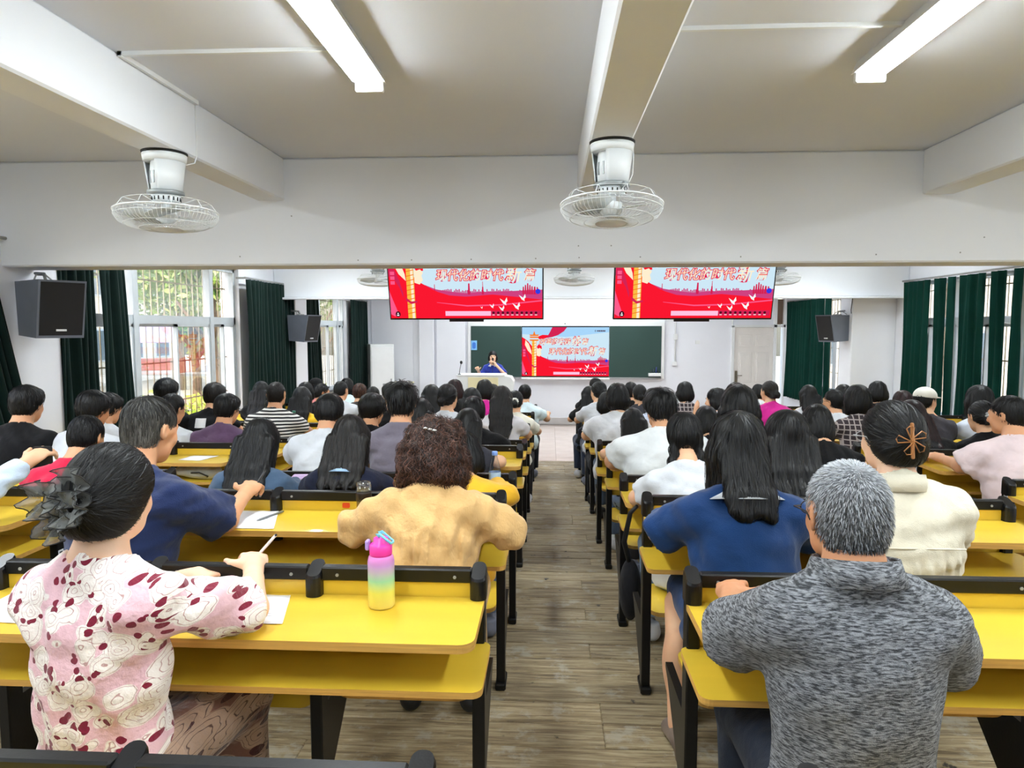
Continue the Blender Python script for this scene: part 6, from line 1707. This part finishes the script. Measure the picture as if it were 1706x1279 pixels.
# ------------------------------------------------------------------ outside the windows
M_GND = mat('garden_ground', srgb(150, 146, 128), .9, var=.2, vscale=1.5)
M_LAWN = mat('lawn', srgb(120, 160, 60), .9, var=.3, vscale=3)
g = MB().box(-60, 60, -40, 70, -.9, -.75).build('garden_ground', M_GND); setp(g, 'pale ground outside the building', kind='structure')
def leafy(label, x, y, z, rx, rz_, n, cols, seed, trunk=None, size=.14, cat='tree', name='tree', group='trees outside the windows'):
    r = empty(name, label, cat, (x, y, -.75), group=group); R = np.random.default_rng(seed)
    d = R.normal(0, 1, (n, 3)); d /= np.linalg.norm(d, axis=1)[:, None]; rad = R.uniform(.35, 1, n) ** .6
    cl_ = R.integers(0, 14, n); cc = R.normal(0, .42, (14, 3))
    c = (d * rad[:, None] * .62 + cc[cl_]) * np.array((rx, rx, rz_)) * .8 + np.array((0, 0, z + .75))
    a = R.normal(0, 1, (n, 3)); a /= np.linalg.norm(a, axis=1)[:, None]; b = np.cross(a, R.normal(0, 1, (n, 3))); b /= np.linalg.norm(b, axis=1)[:, None]
    sz = size * R.uniform(.6, 1.3, n)[:, None]
    V = np.stack([c - a * sz, c + b * sz * .45, c + a * sz, c - b * sz * .45], 1).reshape(-1, 3)
    F = np.arange(4 * n).reshape(-1, 4)
    o_ = link('foliage', np_mesh('foliage', V, F, cols, None, False, R.integers(0, len(cols), n)), r)
    if trunk:
        mb = MB().tube([(0, 0, 0), (.05, .03, trunk * .5), (-.05, 0, trunk), (0, .1, z + .75)], [.18, .14, .11, .05], 8)
        for k in range(4): mb.tube([(-.03, 0, trunk * (.7 + .1 * k)), (rx * .4 * math.cos(k * 1.9), rx * .4 * math.sin(k * 1.9), trunk + .5 + .2 * k)], [.06, .03], 6)
        mb.build('trunk', mat('bark', srgb(120, 98, 78), .9, var=.3, vscale=10, bump=.4, bscale=20), r)
    return r
LV = [mat('leaf_%d' % i, srgb(*c), .6, var=.2) for i, c in enumerate(((120, 150, 60), (86, 120, 44), (160, 176, 90), (70, 100, 50)))]
LY = [mat('leafy_%d' % i, srgb(*c), .6, var=.2) for i, c in enumerate(((196, 214, 70), (170, 196, 60), (210, 220, 110)))]
tid = 0
for (x, y, z, rx, rz_, tr_) in ((-9.5, 9.5, 4.4, 2.2, 1.8, 2.6), (-13.2, 14.2, 4.2, 2.4, 2.0, 2.6), (-8.2, 16.5, 4.2, 2.0, 1.9, 2.6), (-15.5, 8.0, 4.6, 2.6, 2.2, 3.0), (-11.5, 21.8, 4.0, 2.2, 2.0, 2.4), (-16.5, 19, 4.0, 2.8, 2.2, 2.6), (-8.6, 25, 3.8, 2.4, 2.2, 2.4), (-17, 31, 4.4, 3, 2.6, 2.6)):
    leafy(('broad-leaved tree outside the left windows, ' + ('closest to the glass', 'behind the closest trunk', 'beside the far window', 'farther off behind the wide window', 'near the front end of the building', 'deep in the garden', 'far ahead beyond the building corner', 'farthest back in the garden')[tid]), x, y, z, rx, rz_, 2600, LV if tid % 3 else LV[:3], 100 + tid, tr_)
    tid += 1
for k, (x, y) in enumerate(((-7.0, 13.5), (-7.2, 16.2), (-7.5, 19), (-8.5, 11.8))):
    leafy('yellow-green garden shrub outside the left windows, number %s along the wall' % ('two', 'three', 'four', 'one')[k], x, y, .15, .9, .75, 1500, LY, 200 + k, None, .09, 'shrub', 'shrub', 'shrubs outside the left windows')
bd = empty('notice_board', 'red and lilac notice board standing in the garden outside the wide window', 'notice board', (-8.6, 14.6, -.75), .5)
for sx in (-.42, .42): MB().bbox(sx - .03, sx + .03, -.05, .05, 0, 3.0, .01).build('leg', M_GREYP, bd)
MB().bbox(-.45, .45, -.04, .04, 1.95, 2.22, .01).build('red_panel', mat('board_red', srgb(150, 112, 104), .6, var=.3, vscale=5), bd)
MB().bbox(-.45, .45, -.04, .04, 2.55, 2.95, .01).build('lilac_panel', mat('board_lilac', srgb(176, 164, 206), .6, var=.2, vscale=4), bd)
M_FAC = mat('facade_cream', srgb(226, 216, 196), .8, var=.06)
def facade(x, y0, y1, z1, label, face):
    r = empty('neighbour_building', label, 'building', (x, (y0 + y1) / 2, -.75)); h = (y1 - y0) / 2
    MB().box(*sorted((0, 4 * face)), -h, h, 0, z1 + .75).build('wall', M_FAC, r)
    y = -h + 1.0
    while y < h - 1:
        for z in (1.2, 4.4):
            if z + 1.6 < z1: w_ = MB().bbox(*sorted((-.06 * face, .05 * face)), y, y + 1.4, z, z + 1.6, .01).build('window', M_ALU, r); MB().box(*sorted((-.075 * face, -.055 * face)), y + .08, y + 1.32, z + .08, z + 1.52).build('pane', mat('dim_pane', srgb(110, 124, 132), .1), w_)
        y += 2.6
    return r
facade(-22, 0, 40, 8, 'pale building across the garden on the left', -1)
facade(12.5, -4, 34, 8, 'cream building across the yard on the right', 1)
